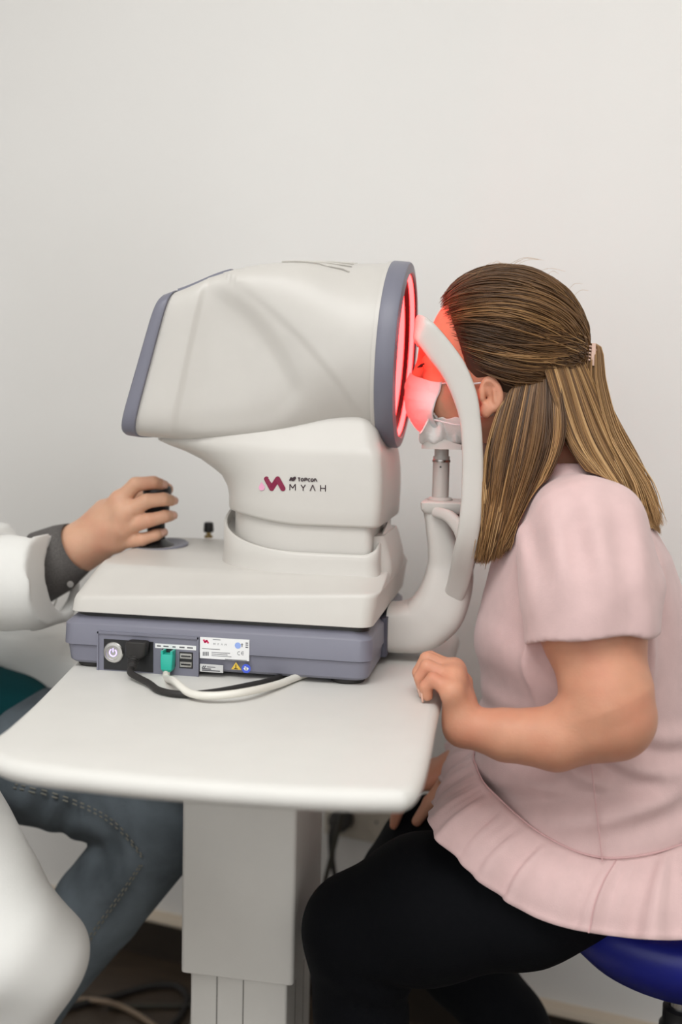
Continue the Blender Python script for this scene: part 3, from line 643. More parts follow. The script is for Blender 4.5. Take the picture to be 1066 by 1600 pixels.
# head
g.ell((.191, 0, 1.167), (.087, .0705, .084)); g.ell((.152, 0, 1.117), (.051, .055, .066), .03)
for s_ in (-1, 1):
    g.rc((.121, 0, 1.0715), (.182, s_ * .044, 1.088), .0165, .018, .022); g.ell((.130, s_ * .033, 1.113), (.026, .024, .028), .02)
g.rc((.106, -.022, 1.168), (.106, .022, 1.168), .010, .010, .02)
g.rc((.1005, 0, 1.154), (.0870, 0, 1.1185), .0068, .0090, .012)
for s_ in (-1, 1):
    g.ell((.0960, s_ * .0095, 1.1145), (.008, .0062, .006), .006); g.ell((.0945, s_ * .031, 1.1500), (.012, .014, .0095), .012, 's'); g.ell((.1115, s_ * .031, 1.1475), (.0118, .0128, .0112), .003)
g.ell((.1000, 0, 1.0935), (.010, .020, .0052), .008); g.ell((.1000, 0, 1.0855), (.010, .018, .0055), .007)
for s_ in (-1, 1):      # ears
    R_ = np.array([[cos(.25), 0, -sin(.25)], [0, 1, 0], [sin(.25), 0, cos(.25)]])
    g.ell((.1845, s_ * .0715, 1.109), (.0135, .0058, .0215), .004, rot=R_); g.ell((.1830, s_ * .0770, 1.1085), (.0088, .0062, .0150), .002, 's', rot=R_); g.ell((.1790, s_ * .0735, 1.105), (.0040, .0060, .0055), .002, 's'); g.rc((.1885, s_ * .0735, 1.100), (.1870, s_ * .0735, 1.114), .0022, .0020, .002); g.ell((.1790, s_ * .0715, 1.0895), (.0075, .0050, .0085), .004)
    g.rc((.1735, s_ * .072, 1.104), (.1735, s_ * .072, 1.112), .0035, .0035, .004)
# neck, trunk
g.rc((.222, 0, 1.095), (.268, 0, 1.005), .050, .054, .03)
g.zloft([(.52, .36, 0, .125, .150), (.60, .33, 0, .135, .152), (.72, .315, 0, .118, .138), (.80, .304, 0, .116, .136), (.88, .302, 0, .104, .136), (.94, .296, 0, .082, .128), (.975, .288, 0, .06, .10), (1.0, .282, 0, .045, .06)], .03)
# near arm
SH, EL, WR = (.292, -.132, .950), (.321, -.198, .784), (.1715, -.198, .757)
g.chain([SH, (.300, -.165, .868), EL], [.050, .0520, .0420], .02); g.chain([(.3185, -.200, .778), (.266, -.203, .7525), (.215, -.202, .752), WR], [.0415, .0330, .0270, .0205], .005)
g.rc((.325, -.200, .776), (.317, -.198, .792), .036, .044, .02)
def hand(f, wr, wrr, mcp, fingers, thumb, pr=.0115, kf=.003, kp=.010):
    for p in mcp: f.rc(wr, p, wrr * .72, pr, kp)
    for a, b_ in zip(mcp[:-1], mcp[1:]): f.rc(a, b_, pr, pr, kp * .8)
    for pts, rs in fingers: f.chain(pts, [r * .93 for r in rs], .0015, kf)
    f.chain(thumb[0], thumb[1], .004, .010)
mc = [(.1585, -.2085, .7960), (.158, -.190, .8050), (.157, -.1725, .8085), (.157, -.156, .8065)]
fg = [([mc[0], (.1335, -.2060, .8070), (.1260, -.2050, .7985), (.1275, -.2035, .7885)], [.0098, .0082, .0074, .0066]),
      ([mc[1], (.1255, -.1885, .8155), (.1185, -.1875, .8030), (.1225, -.1865, .7895)], [.0102, .0088, .0078, .0068]),
      ([mc[2], (.1235, -.1710, .8195), (.1150, -.1700, .8040), (.1190, -.1690, .7895)], [.0102, .0090, .0080, .0068]),
      ([mc[3], (.1255, -.1545, .8170), (.1180, -.1530, .8020), (.1220, -.1520, .7895)], [.0100, .0088, .0078, .0068])]
fg = [([p[0]] + [(q[0] + .005, q[1], q[2]) for q in p[1:]], r) for p, r in fg]
hand(g, WR, .0235, mc, fg, ([(.170, -.172, .775), (.166, -.146, .790), (.150, -.132, .7935), (.131, -.129, .7895)], [.0130, .0108, .0090, .0070]))
# far arm, hand resting on the thigh
g.chain([(.292, .132, .950), (.300, .165, .868), (.315, .196, .760)], [.050, .0515, .0455], .02); g.chain([(.315, .196, .760), (.26, .165, .695), (.185, .100, .640)], [.044, .034, .0215], .02)
mc2 = [(.124, .118, .598), (.118, .102, .602), (.115, .086, .601), (.115, .070, .597)]
fg2 = [([mc2[k], (.094 - .003 * (k in (1, 2)), .116 - .017 * k, .584), (.078 - .003 * (k in (1, 2)), .114 - .0165 * k, .556), (.071 - .002 * (k in (1, 2)), .112 - .016 * k, .534)], [.010, .0088, .0078, .0066]) for k in range(4)]
hand(g, (.185, .100, .640), .0235, mc2, fg2, ([(.160, .068, .622), (.140, .050, .604), (.120, .042, .578), (.104, .040, .552)], [.0130, .0108, .0090, .0070]))
gbody = g.mesh('body', M_skin, GL)
# eyelashes, brow
M_lash = mat('dark_lash', (.02, .012, .01), .7)
for s_ in (-1, 1):
    b = MB(); arc = [(.1115 - .0135 * cos(t) * cos(.2), s_ * (.031 + .0135 * sin(t)), 1.1455 - .002 * cos(t)) for t in np.linspace(-.9, .9, 12)]; b.tube(arc, .0009, 6)
    for p in arc[1:-1:1]: b.tube([p, (p[0] - .004, p[1] + s_ * .001, p[2] - .0030)], [.0006, .0002], 5)
    b.mk('eyelashes', M_lash, GL)
    P_ = g.push(np.array([(.101 + .012 * q * q, s_ * (.014 + .034 * q), 1.168 + .004 * sin(pi * q)) for q in np.linspace(0, 1, 12)]), .0006, 6); MB().tube(P_, [.0012 + .0012 * sin(pi * q) for q in np.linspace(.1, .95, 12)], 6).mk('eyebrow', mat('brow_brown', srgb(96, 66, 42), .8), GL)

# T-shirt
M_pink = mat('pink_cotton', srgb(219, 188, 186), .85, spec=.2, sheen=.25, noise=.03, nscale=60, bump=.15, bscale=700)
sf = Field((.14, -.29, .585), (.52, .29, 1.05), .0030)
sf.zloft([(.590, .326, 0, .150, .165), (.62, .322, 0, .145, .160), (.66, .319, 0, .140, .156), (.70, .317, 0, .134, .152), (.735, .313, 0, .128, .149), (.80, .303, 0, .129, .149), (.84, .302, 0, .126, .149), (.88, .301, 0, .117, .149), (.925, .297, 0, .104, .146), (.955, .293, 0, .089, .138), (.985, .287, 0, .073, .116), (1.010, .283, 0, .064, .085), (1.032, .280, 0, .059, .065)])
for s_ in (-1, 1):
    sf.chain([(.285, s_ * .100, .972), (.292, s_ * .140, .955), (.300, s_ * .163, .900), (.3015, s_ * .176, .820)], [.045, .062, .066, .0705], .03)
    nrm = np.array([.127, s_ * .22, -1.0]); nrm /= np.linalg.norm(nrm); hp = np.array((.30, s_ * .172, .851))
    # hem: cut the sleeve, hollow it
    def sleeve_cut(x, y, z, s_=s_, nrm=nrm, hp=hp):
        pl_ = (x - hp[0]) * nrm[0] + (y - hp[1]) * nrm[1] + (z - hp[2]) * nrm[2]; lim = (.1335 + .35 * np.clip(.92 - z, 0, .2) * 0) - s_ * y
        return np.maximum(-pl_, lim + 0 * x)
    sf.put(sleeve_cut, (.2, -.27 if s_ < 0 else .13, .70), (.42, -.13 if s_ < 0 else .27, .90), 0, 's', pad=.02)
    sf.rc((.300, s_ * .163, .900), (.3022, s_ * .1795, .798), .0580, .0650, .003, 's')
# trunk again under the cut sleeve
sf.zloft([(.590, .326, 0, .150, .165), (.62, .322, 0, .145, .160), (.66, .319, 0, .140, .156), (.70, .317, 0, .134, .152), (.735, .313, 0, .128, .149), (.80, .303, 0, .129, .147), (.84, .302, 0, .126, .146), (.87, .301, 0, .118, .144)], .004)
sf.rc((.26, 0, 1.06), (.272, 0, 1.0), .052, .056, .008, 's')
def folds(x, y, z):
    ny = np.clip(np.abs(y) / .15, 0, 1); r = 0
    r = r + .0062 * np.exp(-((z - .715) / .03) ** 2) * np.sin(150 * z + 26 * x + 3 * np.sin(20 * x)) * (.4 + .6 * ny)
    r = r + .0055 * np.exp(-((z - .665) / .03) ** 2) * np.sin(120 * z - 40 * x + 2) * ny
    r = r + .0045 * np.exp(-((z - .79) / .05) ** 2) * np.sin(70 * z + 60 * x + 25 * y) * np.exp(-((x - .21) / .05) ** 2)
    r = r + .0044 * np.exp(-((z - .955) / .045) ** 2) * np.sin(150 * x + 30 * z) * np.exp(-((ny - .95) / .35) ** 2)
    r = r + .0014 * np.exp(-((z - .885) / .04) ** 2) * np.sin(95 * x - 45 * z + 10 * y) * (np.abs(y) > .15)
    r = r + .0035 * np.exp(-((x - .365) / .03) ** 2) * np.exp(-((z - .90) / .06) ** 2) * np.sin(140 * x + 50 * z)
    return r
sf.warp(folds)
# keep the bottom open edge on the tilted waist seam
sf.cut((.322, 0, .612), (-.30, 0, -1.0)) if False else None
shirt = sf.mesh('t_shirt', M_pink, GL, 1)
# peplum
seam = [(.176, 0, .660), (.186, -.075, .662), (.203, -.112, .655), (.258, -.147, .626), (.322, -.161, .612), (.405, -.135, .622), (.446, -.085, .628), (.467, 0, .63)]
hem = [(.140, 0, .606), (.133, -.085, .618), (.136, -.158, .628), (.181, -.184, .593), (.249, -.197, .557), (.326, -.204, .548), (.420, -.195, .552), (.505, -.10, .555), (.525, 0, .555)]
NA, NB = 260, 16
def ringify(pts): s1 = spline(pts, NA // 2 + 1); return np.vstack([s1, (s1 * [1, -1, 1])[-2:0:-1]])
S_, H_ = ringify(seam), ringify(hem); nA = len(S_); rows = []
ph = np.cumsum(.75 + .5 * rng.random(nA)); ph = ph / ph[-1] * 2 * pi
for j in range(NB + 1):
    q = j / NB; c = S_ * (1 - q) + H_ * q; out = H_ - S_; out[:, 2] = 0; out /= np.linalg.norm(out, axis=1)[:, None] + 1e-6
    bulge = .012 * sin(pi * min(1, q * 1.1)) * 1.0; fold = (.0030 * np.sin(23 * ph + 2.2 * np.sin(4 * ph)) + .0026 * np.sin(37 * ph + 3 * np.sin(3 * ph + 1)) + .0010 * np.sin(70 * ph) * (1 - q) * 2) * 1.55 * (.6 + .4 * np.sin(6 * ph + 1)) * (sst(0, .25, q) * (.75 + .35 * q))
    rows.append(c + out * (bulge + fold)[:, None] + np.array([0, 0, 1])[None] * (.5 * fold)[:, None] + (np.array([0, 0, -.004]) * (1 - q)) * 0)
vv = np.vstack(rows); ff = [(j * nA + i, (j + 1) * nA + i, (j + 1) * nA + (i + 1) % nA, j * nA + (i + 1) % nA) for j in range(NB) for i in range(nA)]
pep = mk('peplum', vv, ff, M_pink, shirt, sharp=None); sd = pep.modifiers.new('solid', 'SOLIDIFY'); sd.thickness = .0016; sd.offset = 0
# seams
M_stitch = mat('pink_stitch', srgb(212, 172, 172), .9)
sb = sf.push(S_ + np.array([0, 0, .001]), .0012, 4); MB().tube(np.vstack([sb, sb[:1]]), .0011, 6).mk('waist_seam', M_stitch, shirt)
P_ = sf.push(np.array([(.322 - .02 * q, -.17, .612 + .13 * q) for q in np.linspace(0, 1, 20)]), .0004, 6); MB().tube(P_, .0009, 6).mk('side_seam', M_stitch, shirt)
P_ = np.array([vv.reshape(NB + 1, nA, 3)[j, int(nA * .5 * .60)] for j in range(NB + 1)]) + np.array([0, -.0014, 0]); MB().tube(P_, .0008, 6).mk('side_seam', M_stitch, shirt)
# leggings
M_blk = mat('black_leggings_cotton', (.0030, .0034, .0050), .85, spec=.15, bump=.2, bscale=500)
lf = Field((-.06, -.24, .05), (.56, .24, .70), .0036)
lf.ell((.368, 0, .590), (.082, .115, .062)); 
for s_, kn, an in ((-1, (.0520, -.100, .4680), None), (1, (.088, .100, .4340), None)):
    lf.chain([(.352, s_ * .080, .575), (.24, s_ * .098, .533 if s_ < 0 else .512), (.13, s_ * .1, .505 if s_ < 0 else .478), kn], [.069, .0750, .0790, .0655], .03)
    if s_ < 0: lf.chain([kn, (.0565, -.1, .36), (.062, -.1, .28), (.064, -.1, .165)], [.065, .0535, .049, .036], .02)
    else: lf.chain([kn, (.165, .1, .335), (.235, .1, .25), (.345, .1, .11)], [.064, .056, .050, .033], .02)
def lfold(x, y, z): return .0022 * np.exp(-((x - .09) / .05) ** 2) * np.exp(-((z - .42) / .05) ** 2) * np.sin(150 * z + 60 * x) + .0015 * np.sin(60 * z + 40 * x) * np.exp(-((z - .3) / .1) ** 2)
lf.warp(lfold); leg = lf.mesh('leggings', M_blk, GL, 1)
M_shoe = mat('white_shoe_leather', srgb(225, 222, 216), .5)
for (x, y, zz) in ((.064, -.1, .0705), (.345, .1, .001)):
    f_ = Field((x - .19, y - .05, zz - .01), (x + .07, y + .05, zz + .14), .004); f_.ell((x + .005, y, zz + .055), (.045, .036, .05)); f_.rc((x - .02, y, zz + .035), (x - .125, y, zz + .028), .036, .028, .03); f_.cut((0, 0, zz), (0, 0, -1)); f_.mesh('shoe', M_shoe, GL, 1)
# ------------------------------------------------------------------ the girl's mask, tissue, hair
M_mask = mat('mask_fabric', srgb(232, 230, 228), .8, spec=.2, bump=.2, bscale=900)
M_mask.node_tree.nodes['Principled BSDF'].inputs['Subsurface Weight'].default_value = .15
cpro = spline([(.0865, 1.134), (.0795, 1.124), (.0775, 1.108), (.0790, 1.092), (.0860, 1.076), (.0970, 1.064), (.108, 1.057)], 30)
epro = spline([(.1275, .0590, 1.1225), (.1255, .0590, 1.112), (.1215, .0590, 1.103), (.1190, .0575, 1.095), (.1170, .0540, 1.087), (.1180, .0470, 1.078), (.124, .035, 1.066)], 30)
vv = []; NU = 48
for j in range(30):
    for i in range(NU + 1):
        u = i / NU * 2 - 1; a = u * pi / 2; c, e = cpro[j], epro[j]; w = (1 - cos(a)) ** .85
        fold = .0011 * (((j * 5 / 30) % 1) - .5) * (1 - abs(u) ** 3)
        x = c[0] + (e[0] - c[0]) * w - fold; y = e[1] * sin(a) * (1 - .12 * cos(a) * sin(a) ** 2) + .0; z = c[1] + (e[2] - c[1]) * abs(sin(a)) ** 1.3
        vv.append((x, y, z + .0006 * sin(9 * u + j * .4)))
vv = g.push(np.array(vv), .0015, 3)
ff = [(j * (NU + 1) + i, j * (NU + 1) + i + 1, (j + 1) * (NU + 1) + i + 1, (j + 1) * (NU + 1) + i) for j in range(29) for i in range(NU)]
mk_ = mk('face_mask', vv, ff, M_mask, GL, sharp=None, label='white pleated face mask'); sd = mk_.modifiers.new('solid', 'SOLIDIFY'); sd.thickness = .0010; sd.offset = 1
VM = vv.reshape(30, NU + 1, 3)
MB().tube(VM[0] + np.array([-.0004, 0, -.001]), .0011, 6).mk('nose_wire', M_mask, mk_)
for s_, ii in ((-1, 0), (1, NU)):
    a0, a1 = VM[1, ii], VM[24, ii]
    lp = [a0, (.140, s_ * .0645, 1.1222), (.152, s_ * .0665, 1.1215), (.164, s_ * .066, 1.121), (.180, s_ * .064, 1.122), (.192, s_ * .062, 1.115), (.192, s_ * .060, 1.098), (.184, s_ * .064, 1.0845), (.172, s_ * .0655, 1.083), (.150, s_ * .056, 1.073), a1]
    P_ = spline(lp, 60); P_[:22] = g.push(P_[:22], .0009, 2); MB().tube(P_, .0011, 6).mk('ear_loop', M_mask, mk_)
# folded tissue on the chin cup
NX, NY = 34, 60; vv = []
for i in range(NX + 1):
    for j in range(NY + 1):
        u, v = i / NX, j / NY * 2 - 1; x = .101 + .056 * u
        side = abs(v); top = np.interp(u, [0, .12, .28, .42, .6, .8, 1], [.012, .030, .047, .036, .034, .036, .033])
        y = .043 * (sin(side * pi / 2) ** .9) * (1 if v > 0 else -1) + .002 * sin(40 * x * 8 + 5 * v); z = 1.0500 + top * sst(.35, 1, side) ** 1.25
        y += .0022 * sin(9 * u + 4 * side) + .0014 * sin(23 * u + 11 * side); x += .0024 * sin(7 * side + 6 * u) * side; z += .0012 * sin(17 * u + 3 * v) * side
        vv.append((x, y, z))
vv = g.push(np.array(vv), .0022, 2); ff = [(i * (NY + 1) + j, i * (NY + 1) + j + 1, (i + 1) * (NY + 1) + j + 1, (i + 1) * (NY + 1) + j) for i in range(NX) for j in range(NY)]
ts = mk('chin_tissue', vv - np.array([.13, 0, 1.05]), ff, mat('tissue_paper', srgb(238, 236, 233), .9, spec=.1, bump=.3, bscale=250), None, sharp=40); ts.location = (.13, 0, 1.05)
sd = ts.modifiers.new('solid', 'SOLIDIFY'); sd.thickness = .0012
tag(ts, 'crumpled white paper tissue folded over the chin cup under the face mask', 'tissue')

def hair_material(name):
    m = bpy.data.materials.new(name); m.use_nodes = True; nt = m.node_tree; b = nt.nodes['Principled BSDF']
    at_ = nt.nodes.new('ShaderNodeAttribute'); at_.attribute_name = 'strand'; nt.links.new(at_.outputs['Color'], b.inputs['Base Color'])
    b.inputs['Roughness'].default_value = .42; b.inputs['Specular IOR Level'].default_value = .45; b.inputs['Anisotropic'].default_value = .4; return m
M_hair = hair_material('brown_blond_hair')
class Strands:
    def __init__(s): s.P = []; s.R = []; s.C = []
    def add(s, path, r, c0, c1): s.P.append(path); s.R.append(r); s.C.append((c0, c1))
    def build(s, name, m, parent, nseg=18, sides=4):
        N = len(s.P); P = np.stack([q for q in s.P]); k = P.shape[1]; T = np.gradient(P, axis=1); T /= np.linalg.norm(T, axis=2, keepdims=True) + 1e-9
        up = np.array([.2, 1.0, .1]); u = np.cross(T, up); u /= np.linalg.norm(u, axis=2, keepdims=True) + 1e-9; w = np.cross(T, u)
        tt = np.linspace(0, 1, k); R = np.array(s.R)[:, None] * (np.minimum(1, (1 - tt) * 5) * .85 + .15)[None] * np.minimum(1, tt * 9 + .25)[None]; vs = []
        for a in range(sides):
            q = 2 * pi * a / sides; vs.append(P + R[..., None] * (cos(q) * u + sin(q) * w))
        Vt = np.stack(vs, 2).reshape(-1, 3)
        idx = np.arange(N * k * sides).reshape(N, k, sides); nx = np.roll(idx, -1, 2); Q = np.stack([idx[:, :-1], nx[:, :-1], nx[:, 1:], idx[:, 1:]], -1).reshape(-1, 4)
        C0 = np.array([c[0] for c in s.C]); C1 = np.array([c[1] for c in s.C]); t2 = sst(.1, .9, tt)[None, :, None]; C = C0[:, None] * (1 - t2) + C1[:, None] * t2
        C = np.repeat(C[:, :, None, :], sides, 2).reshape(-1, 3); C = np.hstack([C, np.ones((len(C), 1))])
        v = (Vt - root_loc(parent)).astype(np.float32); nq = len(Q); me = bpy.data.meshes.new(name); me.vertices.add(len(v)); me.vertices.foreach_set('co', v.ravel())
        me.loops.add(nq * 4); me.loops.foreach_set('vertex_index', Q.ravel().astype(np.int32)); me.polygons.add(nq); me.polygons.foreach_set('loop_start', np.arange(0, nq * 4, 4, dtype=np.int32)); me.polygons.foreach_set('use_smooth', np.ones(nq, bool)); me.update(calc_edges=True)
        ca = me.color_attributes.new('strand', 'FLOAT_COLOR', 'POINT'); ca.data.foreach_set('color', C.astype(np.float32).ravel())
        me.materials.append(m); o = bpy.data.objects.new(name, me); COL.objects.link(o); o.parent = parent; return o
DK, MD, LT, BL = map(np.array, (srgb(54, 36, 23), srgb(108, 76, 45), srgb(164, 124, 78), srgb(214, 176, 126)))
def hcol(t, j=.12):      # 0 dark .. 1 blond
    t = float(np.clip(t, 0, 1)) * 3; pal = [DK, MD, LT, BL]; i = min(int(t), 2); c = pal[i] + (pal[i + 1] - pal[i]) * (t - i); return c * (1 + j * rng.standard_normal())
HC = np.array([.193, 0, 1.166]); HRD = np.array([.0885, .0715, .0850]); KN = np.array([.287, -.002, 1.1660])
KS = 20; tq = np.linspace(0, 1, KS)
def on_head(d, off): d = d / np.linalg.norm(d, axis=-1, keepdims=True); r = 1 / np.sqrt(((d / HRD) ** 2).sum(-1, keepdims=True)); return HC + d * (r + off)
st = Strands()
# swept-back top section, gathered at the clip
for n in range(5200):
    s_ = -1 if rng.random() < .62 else 1
    q = rng.random()
    # hairline from the middle of the forehead over the temple to above the ear
    hl = np.array([np.interp(q, [0, .25, .5, .75, 1], [.121, .119, .127, .152, .178]), s_ * np.interp(q, [0, .25, .5, .75, 1], [0, .028, .050, .066, .0715]), np.interp(q, [0, .25, .5, .75, 1], [1.232, 1.2265, 1.208, 1.172, 1.136])])
    hl = hl + rng.normal(0, 1, 3) * np.array([.0045, .001, .0035]); d0 = hl - HC; back = rng.random() ** 1.25 * .75 - .03
    dK = KN + np.array([0, s_ * .004, rng.normal(0, .006)]) - HC
    d = d0 / np.linalg.norm(d0) * (1 - back) + (dK / np.linalg.norm(dK)) * back + np.array([0, 0, .55 * back * (1 - back) * (1 - q) ** 1.0 * 1.6]); d /= np.linalg.norm(d)
    dk = dK / np.linalg.norm(dK); om = math.acos(np.clip(d @ dk, -1, 1)); lay = rng.random()
    path = (np.sin((1 - tq)[:, None] * om) * d + np.sin(tq[:, None] * om) * dk) / (sin(om) + 1e-6)
    sag = np.sin(pi * tq)[:, None] * np.array([0, 0, -.10 - .10 * q]) * min(1, om); path = path + sag
    off = .0035 + .0125 * lay * np.sin(pi * np.clip(tq * .9 + .08, 0, 1)) ** .6 + .0015 * np.sin(9 * tq + 20 * q)
    path = on_head(path, off[:, None] + .0)
    path = path + rng.normal(0, .0008, 3); clump = .5 + .5 * sin(q * 34 + 3 * back + 9 * (s_ > 0)); 
    streak = max(0, sin(q * 23 + 1.3 + 4 * back)) ** 3; tone = .10 + .30 * clump * lay + .55 * streak * lay * sst(.2, .6, q) + .10 * rng.random()
    st.add(path, .00062, hcol(tone * .62), hcol(tone * .9 + .06))
# fine frizz on the crown
for n in range(26):
    d = np.array([rng.normal(0, .5), rng.normal(0, .35), 1.0]); p = on_head(d[None], np.array([[.012]]))[0]; tip = p + np.array([rng.uniform(.01, .045), rng.normal(0, .01), rng.uniform(.002, .012)])
    st.add(spline([p, (p + tip) / 2 + np.array([0, 0, .006]), tip], KS), .00014, hcol(.7), hcol(.9))
# hanging section: traced guides, near side front to back
Gf = [[(785, 625), (762, 700), (754, 795), (741, 880)], [(815, 590), (788, 705), (772, 800), (757, 882)], [(840, 580), (822, 695), (798, 790), (776, 874)], [(868, 570), (882, 675), (846, 768), (796, 858)]]
Gb = [[(850, 575), (884, 680), (925, 742), (985, 800)], [(880, 570), (916, 688), (962, 765), (1008, 832)], [(900, 565), (945, 678), (990, 765), (1024, 838)], [(915, 555), (961, 650), (1004, 738), (1031, 812)]]
def guide(G, a, ys):
    a = a * (len(G) - 1); i = min(int(a), len(G) - 2); f = a - i; pts = []
    for k in range(4):
        x = G[i][k][0] * (1 - f) + G[i + 1][k][0] * f; y = G[i][k][1] * (1 - f) + G[i + 1][k][1] * f; pts.append(PY(x, y, ys[k]))
    return pts
both = [sf, g]
for n in range(5600):
    s_ = -1 if rng.random() < .7 else 1; front = rng.random() < .52; a = rng.random(); lay = rng.random()
    if front:
        ys = [-.072 + .012 * a, -.080 - .008 * lay, -.085 - .010 * lay + .02 * (1 - a) * lay, -.078 + .045 * lay * (1 - a) - .012 * a]; pts = guide(Gf, a, ys); end = rng.uniform(.93, 1.0)
    else:
        w = a ** 1.4; ys = [-.068 * (1 - w) ** .8 - .004, -.085 * (1 - .8 * w), -.095 * (1 - .75 * w), -.085 * (1 - .7 * w) - .01 * lay]; ys = [y * (1 - .75 * (lay ** 2) * .6) for y in ys]; pts = guide(Gb, a, ys); end = rng.uniform(.90, 1.0)
    pts = [np.array(p) for p in pts]
    if s_ > 0: pts = [p * [1, -1, 1] for p in pts]
    P_ = spline(pts, KS * 2); P_ = P_[: max(8, int(KS * 2 * end))]; P_ = np.stack([np.interp(np.linspace(0, 1, KS), np.linspace(0, 1, len(P_)), P_[:, k]) for k in range(3)], 1)
    wob = .0020 * np.sin(6 * tq + n * 1.7)[:, None] * rng.normal(0, 1, 3) * tq[:, None]; P_ = P_ + wob + rng.normal(0, .0012, 3) * (.4 + tq[:, None])
    clump = .5 + .5 * sin(a * 41 + (2 if front else 0) + s_); streak = max(0, sin(a * 27 + 1 + (0 if front else 2))) ** 4; tone = .34 + .30 * clump + .35 * streak + .18 * (0 if front else 1) * (1 - abs(a - .6)) - .16 * lay + .08 * rng.standard_normal()
    st.add(P_, .00066, hcol(tone - .12), hcol(tone + (.06 if not front else -.02)))
# lock falling from the clip
for n in range(1300):
    a = rng.random(); r = rng.normal(0, 1, 2); off = np.array([.006 * r[0], .009 * r[1], 0])
    pts = [KN + np.array([-.004, 0, 0]), KN + np.array([.012, 0, .004]) + off * .5, np.array([.302, -.010, 1.125]) + off * .8, np.array([.318, -.022, 1.065]) + off, np.array([.345, -.036, 1.010]) + off * 1.5, np.array([.366 - .015 * a, -.045, .965]) + off * 1.6]
    tone = .62 + .3 * rng.random(); st.add(spline(pts, KS), .00062, hcol(tone - .25), hcol(tone))
Pall = np.stack(st.P)
flat = Pall.reshape(-1, 3)
mask_ = flat[:, 2] < 1.06
flat[mask_] = sf.push(flat[mask_], .0035, 3)
flat[:] = g.push(flat, .0022, 2)
st.P = list(flat.reshape(Pall.shape))
hair = st.build('hair', M_hair, GL)
# scalp cap under the strands
hc = Field((.08, -.10, 1.03), (.32, .10, 1.28), .003); hc.ell(HC, HRD + .0035); hc.rc((.235, 0, 1.13), (.262, 0, 1.05), .052, .040, .02)
hc.put(lambda x, y, z: x - (.146 + .30 * np.maximum(0, 1.165 - z) - .36 * np.maximum(0, z - 1.165)) + 0 * y, (.08, -.1, 1.03), (.32, .1, 1.28), .0, 's', pad=0)
for s_ in (-1, 1): hc.ell((.180, s_ * .075, 1.100), (.026, .02, .034), .004, 's')
mcap = mat('dark_hair_base', srgb(66, 45, 28), .7, noise=.25, nscale=60, stretch=(1, 1, 1)); hc.mesh('hair_base', mcap, hair, 1)
# claw clip
b = MB(); kc = np.array([.2935, -.012, 1.160])
for k in range(5): b.tube(spline([kc + np.array([-.006, -.004, .010 - .004 * k]), kc + np.array([.004, -.006, .008 - .004 * k]), kc + np.array([.010, -.002, .004 - .004 * k])], 8), .0012, 6)
b.box((kc[0] + .004, kc[1] - .0085, kc[2] - .014), (kc[0] + .0085, kc[1] + .004, kc[2] + .012)); b.mk('hair_clip', mat('blush_clip_plastic', srgb(226, 190, 172), .3), GL)

# ------------------------------------------------------------------ stools
def stool(label, loc, col, r, zt, dep, name='stool'):
    t = thing(name, label, 'stool', (loc[0], loc[1], 0)); x, y = loc; m = mat(name + '_vinyl_%02x' % int(col[2] * 255), col, .42, bump=.08, bscale=500)
    MB().lathe([(.02, zt - dep), (r * .45, zt - dep + .006), (r * .75, zt - dep * .78), (r * .93, zt - dep * .5), (r, zt - dep * .28), (r * .985, zt - dep * .1), (r * .93, zt - .004), (r * .8, zt), (.02, zt - .003)], (x, y, 0), (0, 0, 1), 64).mk('seat', m, t, sharp=60)
    MB().lathe([(.0142, zt - dep - .09), (.0142, zt - dep + .004)], (x, y, 0), (0, 0, 1), 28).mk('piston', M_chrome, t)
    MB().lathe([(.024, .12), (.024, zt - dep - .075), (.0205, zt - dep - .070), (.0205, zt - dep - .052), (.0165, zt - dep - .049)], (x, y, 0), (0, 0, 1), 28).mk('gas_lift', M_black, t)
    MB().lathe([(.035, .07), (.038, .08), (.034, .12), (.026, .135)], (x, y, 0), (0, 0, 1), 28).mk('hub', M_black, t)
    for k in range(5):
        a = 2 * pi * k / 5 + .3; e = np.array([x + .25 * cos(a), y + .25 * sin(a)])
        MB().tube([(x + .03 * cos(a), y + .03 * sin(a), .098), (x + .15 * cos(a), y + .15 * sin(a), .086), (e[0], e[1], .072)], [.018, .015, .012], 12).mk('spoke', M_black, t)
        c = MB().lathe([(.006, -.014), (.026, -.013), (.0275, -.008), (.0275, -.003), (.02, -.002), (.02, .002), (.0275, .003), (.0275, .008), (.026, .013), (.006, .014)], (e[0] + .012 * cos(a), e[1] + .012 * sin(a), .0285), (-sin(a), cos(a), 0), 24); c.tube([(e[0], e[1], .03), (e[0], e[1], .07)], .006, 8); c.mk('caster', M_rubber, t)
    return t
stool('round stool with a royal blue padded seat and steel gas lift', (.440, .0), srgb(24, 32, 128), .172, .522, .108)
# ------------------------------------------------------------------ the examiner
DR = thing('person', 'person in a white coat and blue jeans gripping the joystick', 'person', (-.66, 0, 0))
J = np.array([JX - .005, JY, DZ])
d = Field((-.86, -.30, .60), (-.19, .32, 1.52), .0027)
